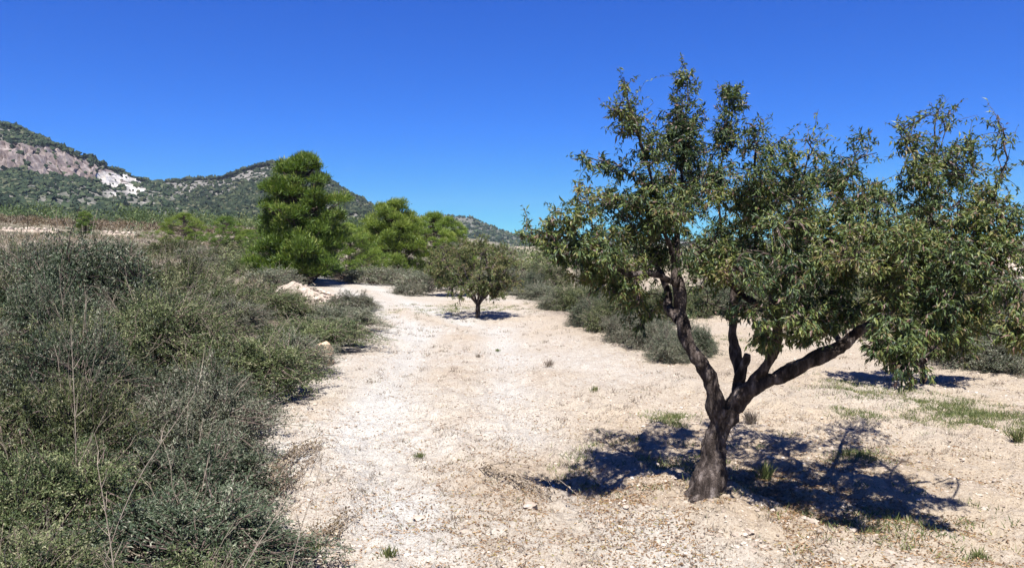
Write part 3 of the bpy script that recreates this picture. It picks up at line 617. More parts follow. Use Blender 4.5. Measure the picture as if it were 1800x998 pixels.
# ------------------------------------------------------------------ pines
def pine(label, px, py, hpx, wpx, seed, mat, prof=None, puffs=110, needles=230, lean=0.0, Y=None, name='pine_tree', group=None):
    g = ground(px, py) if Y is None else None
    if g is None:
        g = at(px, py, Y); g[2] = float(terrain(g[0], g[1]))
        H = (at(px, py - hpx, Y)[2] - g[2])
    else: H = hpx * g[1] / FPX
    s = g[1] / FPX; W = wpx * s * .5; rng = np.random.default_rng(seed)
    root = empty(name, g, label, 'tree', group); A = Acc()
    top = np.array([lean * H, 0, H]); P = smooth_path([[0, 0, -.15], [lean * H * .2 + .05, .03, H * .4], top * np.array([1, 1, .93])], 5)
    tube(A, P, np.linspace(.035 * H, .006 * H, len(P)), 9, rough=.08, seed=seed); A.build('trunk', M['pinebark'], root, smooth=True)
    prof = prof or [(.06, .62), (.2, .95), (.38, 1.0), (.55, .86), (.72, .70), (.86, .46), (.97, .16)]
    ph, pr = zip(*prof); Bq = Acc(); N = Acc()
    for k in range(puffs):
        h = prof[0][0] + (prof[-1][0] - prof[0][0]) * rng.uniform(0, 1) ** 1.05
        R = np.interp(h, ph, pr) * W
        a = rng.uniform(0, 2 * math.pi); lob = 1 + .22 * math.sin(3 * a + 9 * h + seed) + .14 * math.sin(5 * a - 17 * h)
        rr = R * rng.uniform(.3, 1.0) ** .45 * lob * .9
        ps = H * rng.uniform(.06, .10) * (1.1 - .35 * h) * (1 if puffs > 150 else 1.3)
        c = np.array([math.cos(a) * rr + lean * H * h, math.sin(a) * rr, h * H])
        st = np.array([lean * H * h * .8, 0, max(.05, h * H - .35 * rr)])
        tube(Bq, smooth_path([st, (st + c) / 2 - [0, 0, .04 * H], c], 2), np.linspace(.010 * H, .003 * H, 5), 4, .4)
        n = int(needles * 1.35 * min((ps / (H * .075)) ** 2, 1.9))
        q = unit(rng.normal(0, 1, (n, 3))); q[:, 2] = np.where(q[:, 2] < -.25, -q[:, 2] * .6, q[:, 2])
        rad = ps * rng.uniform(.45, 1.0, (n, 1)); bump = 1 + .3 * vnoise(q[:, :1] * 3, q[:, 1:2] * 3, q[:, 2:] * 3, seed + k)
        NP = c + q * rad * bump * np.array([1.1, 1.1, .95])
        Dn = unit(q * .8 + np.array([0, 0, .7]) + rng.normal(0, .5, q.shape)); l = H * .029 * rng.uniform(.5, 1.4, n)
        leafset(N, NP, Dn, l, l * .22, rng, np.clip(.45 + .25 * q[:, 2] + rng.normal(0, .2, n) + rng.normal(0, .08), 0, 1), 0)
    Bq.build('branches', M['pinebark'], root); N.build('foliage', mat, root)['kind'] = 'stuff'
    return root
bigp = [(.04, .8), (.12, 1.0), (.22, 1.08), (.32, .98), (.42, .90), (.52, .94), (.62, .95), (.72, .86), (.80, .74), (.88, .58), (.94, .38), (.985, .15)]
pine('tallest pine, broad and deep green, left of the track end', 533, 499, 222, 142, 21, M['pine'], bigp, 215, 330)
pine('low leaning pine with a wide skirt at the right foot of the tallest one', 612, 492, 98, 130, 4, M['pineyellow'], None, 100, 200, .05)
pine('light yellow-green pine with a domed top behind the track end', 690, 490, 136, 122, 5, M['pineyellow'], [(.04, .9), (.2, 1.0), (.4, .98), (.6, .85), (.75, .68), (.88, .5), (.97, .25)], 140, 290)
pine('broad bright green pine behind the lone almond tree', 762, 488, 108, 150, 6, M['pineyellow'], [(.04, .9), (.3, 1.0), (.55, .9), (.75, .7), (.9, .42), (1.0, .12)], 140, 290)
pine('short pine squeezed between the tallest one and the yellow-green one', 645, 486, 78, 84, 8, M['pineyellow'], None, 80, 200)
pine('small rounded pine at the left foot of the tallest one', 462, 478, 74, 84, 9, M['pine'], None, 110, 210, Y=40)
pine('pale green pine in the gap between two darker small ones on the slope', 325, 440, 64, 92, 10, M['pineyellow'], None, 125, 210, Y=50)
pine('dense little pine right of the pale one on the slope', 398, 440, 58, 84, 12, M['pine'], None, 120, 210, Y=48)
pine('squat pine low beneath the hill saddle', 438, 452, 48, 70, 13, M['pineyellow'], None, 100, 200, Y=44)
pine('narrow dark cypress-shaped pine alone in the rusty orchard', 150, 420, 48, 36, 14, M['pine'], [(.02, .6), (.3, 1), (.7, .8), (.97, .3)], 100, 190, Y=66)
pine('small dark pine beside the white blocks on the slope', 268, 438, 34, 52, 15, M['pine'], None, 50, 180, Y=60)
pine('light green young pine behind the left side of the big almond crown', 960, 480, 46, 90, 16, M['pineyellow'], None, 70, 200)
pine('second young pine behind the big almond crown, further right', 1030, 478, 48, 80, 17, M['pine'], None, 60, 200)
pine('wide low pine far behind the fork of the big almond', 1260, 500, 60, 120, 18, M['pine'], None, 70, 200)
pine('low pine far behind the right limbs of the big almond', 1490, 500, 50, 130, 19, M['pine'], None, 70, 200)

# ------------------------------------------------------------------ bushes
def bush_proto(kind, seed, mat, ntw, nl, leaf, spiky=.3, dead=.1, alpha=.5):
    """unit bush: radius 1, height 1; leafy twigs fanning out of a few stems"""
    rng = np.random.default_rng(seed); S = Acc(); Lf = Acc(); Dd = Acc()
    n0 = 22; th = rng.uniform(0, 6.28, n0); r = rng.uniform(.15, .6, n0)
    E0 = np.stack([np.cos(th) * r, np.sin(th) * r, rng.uniform(.25, .6, n0)], -1); A0 = E0 * np.array([.2, .2, 0]) - [0, 0, .08]
    P0 = twigs(S, A0, E0, .022, .010, .15, rng, .3, 3)
    node = P0[:, 1:].reshape(-1, 3)
    q = unit(rng.normal(0, 1, (ntw, 3))); q[:, 2] = np.abs(q[:, 2])
    lump = 1 + .34 * vnoise(q[:, 0] * 2.2, q[:, 1] * 2.2, q[:, 2] * 2.2, seed) + .18 * vnoise(q[:, 0] * 6, q[:, 1] * 6, q[:, 2] * 6, seed + 2)
    E = q * (rng.uniform(.42, 1.0, (ntw, 1)) ** .6) * lump[:, None] * .93; E[:, 2] = E[:, 2] * .92 + .03
    k = rng.uniform(0, 1, ntw) < .16; E[k] *= (1 + rng.uniform(.02, spiky, (k.sum(), 1)))
    d = np.linalg.norm(E[:, None] - node[None], axis=2) + rng.uniform(0, .25, (ntw, len(node))); A1 = node[np.argmin(d, 1)]
    A1 = A1 + (E - A1) * .25
    P = twigs(S, A1, E, .0055, .0018, .14, rng, .5, 2, down=-.05)
    tt = rng.beta(1.6, 1.0, (ntw, nl)); idx = np.clip((tt * 2).astype(int), 0, 1); fr = tt * 2 - idx
    a0 = P[np.arange(ntw)[:, None], idx]; a1 = P[np.arange(ntw)[:, None], idx + 1]
    LP = (a0 + (a1 - a0) * fr[..., None]).reshape(-1, 3) + rng.normal(0, .022, (ntw * nl, 3))
    LP[:, 2] = np.maximum(LP[:, 2], .0)
    D = unit(np.repeat(unit(E - A1), nl, 0) * .5 + rng.normal(0, .7, LP.shape) + [0, 0, .2])
    tw = np.repeat(rng.normal(0, .17, ntw), nl); cn = .24 * vnoise(LP[:, 0] * 3, LP[:, 1] * 3, LP[:, 2] * 3, seed + 8)
    a = np.clip(.5 + tw + cn + rng.normal(0, .13, len(LP)), 0, .9); a = np.where(rng.uniform(0, 1, len(a)) < .08, rng.uniform(.88, 1.0, len(a)), a)
    leafset(Lf, LP, D, leaf * rng.uniform(.6, 1.35, len(LP)), leaf * .34, rng, a, 1, .1)
    nd = int(ntw * dead)
    q = unit(rng.normal(0, 1, (nd, 3))); q[:, 2] = np.abs(q[:, 2]) + .2; B_ = unit(q) * rng.uniform(.8, 1.0 + spiky * .9, (nd, 1))
    A2 = B_ * rng.uniform(.3, .7, (nd, 1)); Pd = twigs(Dd, A2, B_, .0035, .0014, .16, rng, rng.uniform(0, 1, nd), 3)
    for k2 in (1, 2):
        A3 = Pd[:, k2]; B3 = A3 + unit((B_ - A2) + rng.normal(0, .14, A3.shape)) * rng.uniform(.10, .22, (nd, 1)); twigs(Dd, A3, B3, .0022, .0009, .12, rng, .6, 2)
    root = empty(kind, (0, 0, 0), 'x', 'bush')
    S.build('stems', M['twig'], root)['kind'] = 'stuff'; Lf.build('foliage', mat, root)['kind'] = 'stuff'; Dd.build('dry_twigs', M['drystem'], root)['kind'] = 'stuff'
    return root
protos = {
    'green': [bush_proto('green_bush', 101, M['bushgreen'], 1000, 40, .038, .28, .05), bush_proto('green_bush', 102, M['bushgreen'], 950, 34, .038, .3, .04)],
    'dark': [bush_proto('dark_bush', 103, M['bushblue'], 1000, 40, .036, .25, .03)],
    'grey': [bush_proto('grey_bush', 104, M['bushgrey'], 900, 38, .038, .3, .04), bush_proto('grey_bush', 105, M['bushgrey'], 900, 38, .036, .28, .03)],
    'dry': [bush_proto('dry_bush', 106, M['bushdry'], 800, 22, .034, .3, .3)],
    'farm': [bush_proto('grey_bush', 107, M['bushgrey'], 420, 16, .06, .3, .1)],
    'fargreen': [bush_proto('green_bush', 108, M['bushgreen'], 420, 18, .065, .3, .05)],
}
used = set(); brng = random.Random(5)
def bush(kind, x, y, r, h, label, group=None, ry=None):
    p = brng.choice(protos[kind]); z = float(terrain(x, y)) - .03
    loc = (x, y, z); rz = brng.uniform(0, 6.28); s = (r, (ry or r * brng.uniform(.85, 1.15)), h)
    if p.name not in used:
        used.add(p.name); p.location = loc; p.rotation_euler = (0, 0, rz); p.scale = s; p['label'] = label
        if group: p['group'] = group
        return p
    return copy_tree(p, loc, rz, s, label, group)
ORD = ['first', 'second', 'third', 'fourth', 'fifth', 'sixth', 'seventh', 'eighth', 'ninth', 'tenth', 'eleventh', 'twelfth', 'thirteenth']
adj = {'green': 'olive green twiggy bush', 'dark': 'dark bluish green bush', 'grey': 'ashy grey-green bush', 'dry': 'dry brown twiggy bush'}
rows = [2.35, 3.05, 3.85, 4.75, 5.8, 7.0, 8.4, 10.0, 11.9, 14.0]
pat = ['green', 'dark', 'green', 'green', 'dark', 'green', 'green', 'dark', 'green', 'green', 'grey', 'dark', 'green', 'dark', 'green', 'grey', 'green']
k = 0
for ri, yy in enumerate(rows):
    r = .42 + .052 * yy; n = 0; x = float(bankx(yy)) - r * .72
    while x > -.70 * yy - r * .9 and n < 13:
        y2 = yy + brng.uniform(-.22, .22) * (yy / 6 + .4); dist = float(bankx(y2)) - x
        kind = pat[k % len(pat)]
        if yy > 9 and dist < 3.2: kind = 'grey' if k % 3 else 'green'
        top = np.interp(yy, [2.3, 4, 6, 8, 10, 14], [.60, .82, 1.15, 1.45, 1.68, 1.72]) - .0
        if yy > 9: top = np.interp(dist, [0, 1.4, 2.6, 4], [.54, .80, 1.42, 1.74])
        elif dist < .8: top *= .72
        h = max(.4, (top - float(terrain(x, y2))) * brng.uniform(.78, 1.18))
        rr = r * brng.uniform(.88, 1.15)
        bush(kind, x, y2, rr, h, f'{adj[kind]}, {ORD[n]} from the track in the {ORD[ri]} row of the left thicket', 'bushes of the left thicket')
        x -= r * brng.uniform(1.15, 1.4); n += 1; k += 1
bush('dark', -5.9, 10.4, 1.35, 1.95 - float(terrain(-5.9, 10.4)), 'tallest dark bush mounding above the left thicket', 'bushes of the left thicket')
bush('green', -7.6, 12.5, 1.2, 1.95 - float(terrain(-7.6, 12.5)), 'olive bush behind the tallest dark one of the left thicket', 'bushes of the left thicket')
bush('green', -5.3, 12.8, 1.0, 1.42 - float(terrain(-5.3, 12.8)), 'olive rounded bush at the back right of the left thicket', 'bushes of the left thicket')
# right-hand line of bushes, from the far end towards the big almond
rl = [(905, 520, .9, .9, 'dark', 'dark squat bush at the far left end of the right-hand line'), (935, 528, .8, .62, 'grey', 'low grey bush just right of the far squat one'),
      (968, 545, .72, .62, 'grey', 'rounded grey bush in the far half of the right-hand line'), (1000, 548, .9, .9, 'green', 'tall olive bush rising at the back of the right-hand line'),
      (1022, 577, .55, .72, 'dark', 'dark round bush standing out at the edge of the pale ground'), (1060, 585, .7, .85, 'green', 'olive bush right of the dark round one'),
      (1090, 605, .62, .72, 'grey', 'grey spiky bush in the middle of the right-hand line'), (1128, 618, .62, .68, 'grey', 'grey spiky bush left of the almond limb'),
      (1165, 640, .5, .55, 'grey', 'pale thin bush at the near end of the right-hand line'), (1200, 628, .5, .55, 'dark', 'dark bush behind the lower left limb of the big almond'),
      (1052, 548, .95, 1.0, 'dark', 'dark bush on the field side of the right-hand line'), (1120, 572, .9, .95, 'green', 'green bush behind the spiky grey ones'),
      (1180, 560, 1.0, .95, 'green', 'wide green bush seen under the left boughs'), (1250, 556, 1.1, .9, 'dark', 'dark wide bush between trunk and left limb'),
      (950, 505, 1.3, 1.1, 'green', 'broad olive bush at the back below the young pines'), (1030, 510, 1.4, 1.2, 'grey', 'broad grey bush at the back below the young pines')]
for px, py, r, h, kd, lb in rl:
    g = ground(px, py); bush(kd, g[0] + r * .35, g[1] + r * .5, r, h, lb, 'bushes along the right of the track')
rr_ = [(1345, 545, 1.2, .9, 'green', 'green bush far behind the middle limbs'), (1440, 560, 1.2, .8, 'grey', 'grey bush far behind the right limb'), (1530, 575, 1.1, .75, 'grey', 'grey bush left of the hanging boughs'),
       (1700, 622, 1.0, .85, 'grey', 'grey bush right of the hanging boughs'), (1755, 640, .9, .7, 'green', 'greenish bush near the right edge'), (1800, 655, 1.0, .6, 'grey', 'flat grey bush at the right edge'),
       (1735, 590, 1.3, 1.05, 'dark', 'dark tall bush behind the greenish one at the right'), (1800, 600, 1.3, 1.15, 'grey', 'tall grey bush behind the flat one at the right edge'),
       (1620, 600, 1.3, .9, 'green', 'green bush far behind the short almond tree'), (1390, 535, 1.5, 1.0, 'dark', 'dark bush furthest back behind the middle limbs'), (1490, 540, 1.6, 1.1, 'grey', 'grey bush furthest back behind the right limb'),
       (1570, 560, 1.5, 1.1, 'green', 'tall green bush behind the hanging boughs'), (1670, 570, 1.5, 1.2, 'dark', 'tall dark bush between the short almond tree and the pale bank'), (1300, 540, 1.4, .9, 'grey', 'grey bush far behind the trunk fork')]
for px, py, r, h, kd, lb in rr_:
    g = ground(px, py); bush(kd, g[0], g[1] + r * .3, r, h, lb, 'bushes in the right-hand field')
# middle distance bushes round the track end
md = [(612, 545, .8, .5, 'grey', 'grey bush right of the rubble mound'), (720, 520, .9, .5, 'farm', 'low grey bush in the middle of the track end'), (650, 500, 1.6, .9, 'farm', 'grey mound of brush at the foot of the light pine'),
      (745, 512, 1.5, .95, 'farm', 'grey brush left of the lone almond'), (700, 500, 1.4, .85, 'farm', 'grey brush under the yellow-green pine'), (880, 505, 1.3, 1.0, 'farm', 'grey brush right of the lone almond'),
      (805, 503, 1.6, .9, 'farm', 'grey brush behind the lone almond'), (500, 492, 1.6, 1.1, 'fargreen', 'green brush left of the rubble mound'), (445, 490, 1.8, 1.3, 'fargreen', 'green brush at the left foot of the tallest pine'),
      (400, 470, 1.8, 1.1, 'fargreen', 'green brush beyond the left thicket'), (420, 492, 1.3, .9, 'fargreen', 'green brush at the back edge of the left thicket'), (470, 505, 1.2, .8, 'farm', 'grey brush between the left thicket and the rubble mound'), (375, 482, 1.3, .9, 'farm', 'grey brush closing the back of the left thicket'),
      (350, 462, 1.8, .9, 'farm', 'grey brush beyond the left thicket'), (290, 452, 2.0, 1.0, 'fargreen', 'green brush below the small dark pine'),
      (470, 455, 2.2, 1.4, 'fargreen', 'rounded brush behind the left foot of the tallest pine'), (60, 450, 1.5, .8, 'farm', 'grey brush at the far left of the dry field'), (200, 448, 1.6, .8, 'farm', 'grey brush in the middle of the dry field'),
      (925, 490, 1.8, 1.3, 'fargreen', 'green brush below the left boughs of the big almond'), (860, 488, 1.9, 1.2, 'fargreen', 'far green brush above the lone almond right side'), (610, 490, 1.2, .7, 'farm', 'grey brush in the shade of the tallest pine')]
for px, py, r, h, kd, lb in md:
    g = ground(px, py); bush(kd, g[0], g[1] + r * .4, r, h, lb, 'bushes round the far end of the track')
# unused prototypes are removed
for lst in protos.values():
    for p in lst:
        if p.name not in used:
            for c_ in list(p.children): bpy.data.objects.remove(c_)
            bpy.data.objects.remove(p)

# long pale dead stalks standing in the left thicket
A = Acc(); rng = np.random.default_rng(9)
for k in range(5):
    x, y = [(-1.15, 2.6), (-1.5, 2.9), (-1.0, 3.2), (-1.9, 3.4), (-2.4, 4.2), (-1.7, 3.9), (-2.1, 5.0), (-3.0, 5.4), (-1.35, 2.35)][k]
    lx, h = rng.uniform(-.15, .45), rng.uniform(.75, 1.15)
    lab = ['bent pale dead stalk rising from the thicket, ' + q for q in ('left of the lower middle', 'near the lower left corner', 'leaning towards the track', 'at the left edge', 'deep in the left side', 'above the lower edge', 'in the middle of the thicket', 'furthest back', 'lowest of all')][k]
    A = Acc(); z = float(terrain(x, y)); P = smooth_path([[0, 0, 0], [lx * .4, .05, h * .55], [lx, .1, h]], 4)
    tube(A, P, np.linspace(.0032, .0012, len(P)), 5, .8)
    S0 = P[rng.integers(2, len(P), 14)]; E = S0 + np.stack([rng.normal(lx * .06, .035, 14), rng.normal(0, .035, 14), rng.uniform(.04, .12, 14)], -1); twigs(A, S0, E, .0016, .0007, .15, rng, .9, 2)
    o_ = A.build('dead_stalk', M['drystem']); o_.location = (x, y, z); tag(o_, lab, 'stalk', 'dead stalks in the left thicket')

# ------------------------------------------------------------------ stones, mound, boulder, blocks
g = ground(556, 640); o_ = rock('boulder', .24, 4, M['boulder'], .85, 3); o_.location = (g[0], g[1], g[2] + .10); tag(o_, 'ochre boulder half buried in the bushes at the left edge of the track', 'boulder')
def stone_at(px, py, wpx, label, seed, flat=.5):
    g = ground(px, py); o_ = rock('stone', wpx * .5 * g[1] / FPX, seed, M['stone'], flat, 2); o_.location = (g[0], g[1], float(gz(g[0], g[1])) + .004); o_.rotation_euler = (0, 0, seed)
    return tag(o_, label, 'stone', 'larger stones lying on the track')
st = [(931, 898, 32, 'flat white stone in the foreground, largest on the track'), (737, 912, 26, 'white stone in the foreground left of the largest one'), (1056, 931, 20, 'pale stone right of the largest white one'),
      (1316, 938, 24, 'pale stone in front of the big almond trunk, right side'), (1296, 948, 18, 'small stone touching the left of the stone in front of the trunk'), (1512, 930, 22, 'white stone at the lower edge of the tree shadow'),
      (1498, 940, 16, 'small stone beside the white one at the shadow edge'), (1566, 978, 22, 'white stone near the bottom edge below the tree shadow'), (1652, 937, 34, 'long flat pinkish stone right of the tree shadow'),
      (1432, 921, 20, 'stone inside the front fringe of the tree shadow'), (978, 957, 18, 'pale stone near the bottom edge in the middle'), (1480, 760, 12, 'small white stone beyond the shadow'),
      (1487, 716, 18, 'white lump lying among the green grass'), (1640, 872, 12, 'small grey stone right of the shadow tip'), (880, 760, 12, 'small dark stone in the middle of the track'),
      (862, 690, 10, 'small reddish stone further up the track'), (716, 760, 9, 'tiny dark stone on the white left part of the track'), (815, 935, 20, 'pinkish stone in the lower middle'), (1180, 955, 18, 'dull stone in front left of the trunk'),
      (1100, 905, 14, 'small stone left of the trunk foot'), (1730, 900, 16, 'stone in the lower right corner area'), (1690, 810, 12, 'small stone below the green strip'), (640, 880, 14, 'stone beside the dry creeping weed'), (560, 960, 22, 'stone at the foot of the nearest bushes')]
for k, (px, py, wd, lb) in enumerate(st): stone_at(px, py, wd, lb, 200 + k)
# loose gravel and clods, far too many to count
rng = np.random.default_rng(12); n = 42000
yy = 3.4 * np.exp(rng.uniform(0, 1, n) ** 1.15 * math.log(22 / 3.4)); xx = rng.uniform(-.45, .72, n) * yy * 1.02
k = (xx > bankx(yy) - .5) & (rng.uniform(0, 1, n) < .5 + .6 * fbm(xx * 1.1, yy * 1.1, 0, 3, 6) + .4 * furrow(xx, yy)); xx, yy = xx[k], yy[k]; n = len(xx)
s = .003 + .014 * rng.uniform(0, 1, n) ** 6 + .0006 * yy * rng.uniform(.5, 1.2, n); zz = gz(xx, yy)
A = Acc(); blobs(A, np.stack([xx, yy, zz + s * .12], -1), np.stack([s * rng.uniform(.8, 1.4, n), s * rng.uniform(.7, 1.1, n), s * rng.uniform(.35, .7, n)], -1), rng, .25)
tag(A.build('gravel', M['stone']), 'loose pale gravel and clods strewn over the track', 'gravel', kind='stuff')
# rubble mound
g = ground(520, 526); A = Acc(); u = np.linspace(-1, 1, 46); Xm, Ym = np.meshgrid(u, u); rr = np.sqrt(Xm ** 2 + Ym ** 2)
Zm = np.clip(1 - rr ** 1.6, -.2, 1) * (.42 + .2 * fbm(Xm * 2, Ym * 2, 0, 4, 61)) + .05 * fbm(Xm * 7, Ym * 7, 0, 3, 62) - .03
i = np.arange(45)[:, None] * 46 + np.arange(45)[None]
mo = empty('rubble_mound', g, 'low mound of pinkish rubble at the foot of the tallest pine', 'mound')
A.add(np.stack([Xm * 1.25, Ym * .8, Zm], -1), np.stack([i, i + 1, i + 47, i + 46], -1).reshape(-1, 4)); A.build('earth_heap', M['stone'], mo, smooth=True)
A = Acc(); q = rng.uniform(-.9, .9, (240, 2)); s = rng.uniform(.02, .10, 240); qz = np.clip(1 - np.hypot(q[:, 0], q[:, 1]) ** 1.6, 0, 1) * .42
blobs(A, np.stack([q[:, 0] * 1.25, q[:, 1] * .8, qz], -1), np.stack([s, s * .8, s * .6], -1), rng, .25); A.build('loose_rubble', M['stone'], mo)['kind'] = 'stuff'
g = ground(1800, 545); A = Acc(); bk = empty('earth_bank', g, 'pale pinkish earth bank at the right edge behind the bushes', 'bank')
Zm = np.clip(1 - rr ** 2.4, -.2, 1) * (1.15 + .3 * fbm(Xm * 3, Ym * 2, 0, 4, 81)) + .08 * fbm(Xm * 9, Ym * 9, 0, 3, 82) - .03
A.add(np.stack([Xm * 4.2, Ym * 1.8, Zm], -1), np.stack([i, i + 1, i + 47, i + 46], -1).reshape(-1, 4)); A.build('earth_heap', M['stone'], bk, smooth=True)
A = Acc(); q = rng.uniform(-.9, .9, (300, 2)); s = rng.uniform(.03, .14, 300); qz = np.clip(1 - np.hypot(q[:, 0], q[:, 1]) ** 2.4, 0, 1) * 1.15
blobs(A, np.stack([q[:, 0] * 4.2, q[:, 1] * 1.8, qz], -1), np.stack([s, s * .8, s * .7], -1), rng, .25); A.build('loose_rubble', M['stone'], bk)['kind'] = 'stuff'
# pale stone blocks of a broken terrace wall on the slope
for (x0, x1, py, Yd, lab) in ((180, 242, 417, 66, 'short row of pale blocks below the rusty orchard'), (2, 104, 408, 66, 'long pale terrace wall at the left edge below the orchard')):
    b_ = at(x0, py, Yd); e_ = at(x1, py, Yd); wl = empty('terrace_wall', (b_[0], Yd, float(terrain(b_[0], Yd))), lab, 'wall'); nb = int((x1 - x0) / 10)
    src = None
    for q in range(nb):
        if src is None: src = rock('block', .22, 300, M['stone'], .75, 1, .1); ob = src
        else: ob = src.copy(); COL.objects.link(ob)
        f = (q + .5) / nb; xw = b_[0] + (e_[0] - b_[0]) * f; ob.parent = wl
        ob.location = (xw - b_[0], rng.uniform(-.1, .1), float(terrain(xw, Yd)) - float(terrain(b_[0], Yd)) + .42 + rng.uniform(-.06, .04)); ob.rotation_euler = (0, 0, q * 1.3); s_ = rng.uniform(.8, 1.15); ob.scale = (s_, s_, s_)
    A = Acc(); xs = np.linspace(b_[0], e_[0], 20); zt = terrain(xs, Yd)
    for q in range(19):
        v = [(xs[q + c1] - b_[0], Yd_ - Yd, zt[q + c1] - zt[0] + hz) for c1 in (0, 1) for Yd_, hz in ((Yd - .9, -.3), (Yd - .15, .34), (Yd + .5, .36), (Yd + 1.4, -.3))]
        A.add(v, [[0, 4, 5, 1], [1, 5, 6, 2], [2, 6, 7, 3]])
    A.build('earth_bank', M['earth'], wl)

# ------------------------------------------------------------------ orchard band, woods, grass, litter (stuff)
def leafballs(name, mat, P, R, nper, leaf, label, cat, seed, up=.5):
    rng = np.random.default_rng(seed); n = len(P); A = Acc()
    q = unit(rng.normal(0, 1, (n, nper, 3))); q[..., 2] = np.abs(q[..., 2]) * 1.1 - .1
    pos = P[:, None] + q * R[:, None] * rng.uniform(.5, 1.05, (n, nper, 1)); pos = pos.reshape(-1, 3)
    D = unit(q.reshape(-1, 3) * .5 + rng.normal(0, .5, pos.shape) + [0, 0, up])
    l = np.repeat(R[:, 0], nper) * leaf * rng.uniform(.7, 1.3, len(pos))
    leafset(A, pos, D, l, l * .45, rng, np.clip(.5 + np.repeat(rng.normal(0, .2, n), nper) + rng.normal(0, .15, len(pos)), 0, 1), 0)
    return tag(A.build(name, mat), label, cat, kind='stuff')
rng = np.random.default_rng(33); P, R = [], []
for row in range(7):
    y = 80 + row * 5
    for x in np.arange(-64 - row * 4, -17 - row * 1.0, 1.7):
        x2 = x + rng.uniform(-.5, .5); y2 = y + rng.uniform(-.7, .7); r = rng.uniform(.7, 1.1); P.append([x2, y2, float(terrain(x2, y2)) + .35]); R.append([r, r, r * 1.0])
leafballs('rusty_orchard', M['rust'], np.array(P), np.array(R), 90, .24, 'band of rusty brown orchard shrubs below the left hill', 'orchard', 34)
P, R = [], []
for k in range(900):
    y = 14 * math.exp(rng.uniform(0, 1) * math.log(78 / 14)); x = rng.uniform(-.72, -.17) * y
    if x > float(bankx(y)) - 2 or vnoise(x * .16, y * .10, 0, 3) < -.05: continue
    r = rng.uniform(.18, .45) * (1 + y * .008); P.append([x, y, float(terrain(x, y))]); R.append([r, r, r * .8])
nf = len(P) // 2
leafballs('field_scrub', M['bushgreen'], np.array(P[:nf]), np.array(R[:nf]), 170, .16, 'low green scrub mixed into the dry field', 'scrub', 38)
leafballs('field_thyme', M['bushdry'], np.array(P[nf:]), np.array(R[nf:]), 150, .14, 'low pinkish brown scrub mixed into the dry field', 'scrub', 39)
P, R = [], []
for k in range(420):
    y = rng.uniform(115, 235); px = rng.uniform(-40, 640)
    if px < 230 and rng.uniform() < .7: continue
    x = (px - CX) / FPX * y
    r = rng.uniform(1.3, 2.6); P.append([x, y, float(terrain(x, y)) + r * .45]); R.append([r, r, r * 1.0])
leafballs('distant_wood', M['scrubpine'], np.array(P), np.array(R), 130, .17, 'far belt of low green pines at the foot of the hills', 'woodland', 35)
P, R = [], []
for k in range(950):
    y = rng.uniform(24, 190); px = rng.uniform(620 if y > 48 else 1080, 2100); x = (px - CX) / FPX * y
    r = rng.uniform(.8, 1.6) * (.55 if y < 48 else 1); P.append([x, y, float(terrain(x, y)) + r * .3]); R.append([r, r, r * .85])
leafballs('distant_brush', M['bushgreen'], np.array(P), np.array(R), 90, .16, 'far belt of brush behind the track end and the almond trees', 'brush', 36)
def blades(name, mat, X, Y, nper, hgt, spread, wd, label, cat, seed, lean=.35):
    rng = np.random.default_rng(seed); n = len(X); Z = gz(X, Y); hh = np.broadcast_to(hgt, (n,)); 
    P = np.repeat(np.stack([X, Y, Z], -1), nper, 0) + np.stack([rng.normal(0, 1, n * nper), rng.normal(0, 1, n * nper), np.zeros(n * nper)], -1) * np.repeat(np.broadcast_to(spread, (n,)), nper)[:, None]
    D = unit(rng.normal(0, lean, P.shape) * [1, 1, .2] + [0, 0, 1]); l = np.repeat(hh, nper) * rng.uniform(.5, 1.2, len(P)); A = Acc()
    leafset(A, P, D, l, np.repeat(np.broadcast_to(wd, (n,)), nper), rng, np.clip(rng.normal(.5, .22, len(P)) + np.repeat(rng.normal(0, .15, n), nper), 0, 1), 0)
    return tag(A.build(name, mat), label, cat, kind='stuff')
rng = np.random.default_rng(44)
y = 15 * np.exp(rng.uniform(0, 1, 9000) * math.log(75 / 15)); x = rng.uniform(-.72, -.16, 9000) * y; k = (x < bankx(y) - 1.0) & ~((np.abs(y - 25 - .15 * x) < .9) & (x < -13)); x, y = x[k], y[k]
blades('dry_field_grass', M['drygrass'], x, y, 12, .08 + .0035 * y, .15 + .004 * y, .012 + .0006 * y, 'pinkish dry grass over the sloping field behind the left thicket', 'dry grass', 45, .8)
# green grass strip on the right
def strip(n, pts, wd, seed):
    rng = np.random.default_rng(seed); G = np.array([ground(*p)[:2] for p in pts]); t_ = rng.uniform(0, len(G) - 1, n); i = t_.astype(int); f = (t_ - i)[:, None]
    P = G[i] * (1 - f) + G[np.minimum(i + 1, len(G) - 1)] * f; P = P + rng.normal(0, 1, P.shape) * np.array(wd)
    k = fbm(P[:, 0] * 2.2, P[:, 1] * 2.2, 0, 3, seed) > -.12; return P[k]
P = np.vstack([strip(620, [(1640, 716), (1700, 728), (1760, 745), (1830, 768)], (.25, .30), 1), strip(240, [(1440, 672), (1500, 684), (1560, 695), (1640, 716)], (.3, .25), 2), strip(220, [(1490, 720), (1540, 740), (1590, 735)], (.18, .2), 3)])
blades('green_grass', M['grass'], P[:, 0], P[:, 1], 20, .045, .06, .006, 'strip of short green grass across the right side', 'grass', 46, .6)
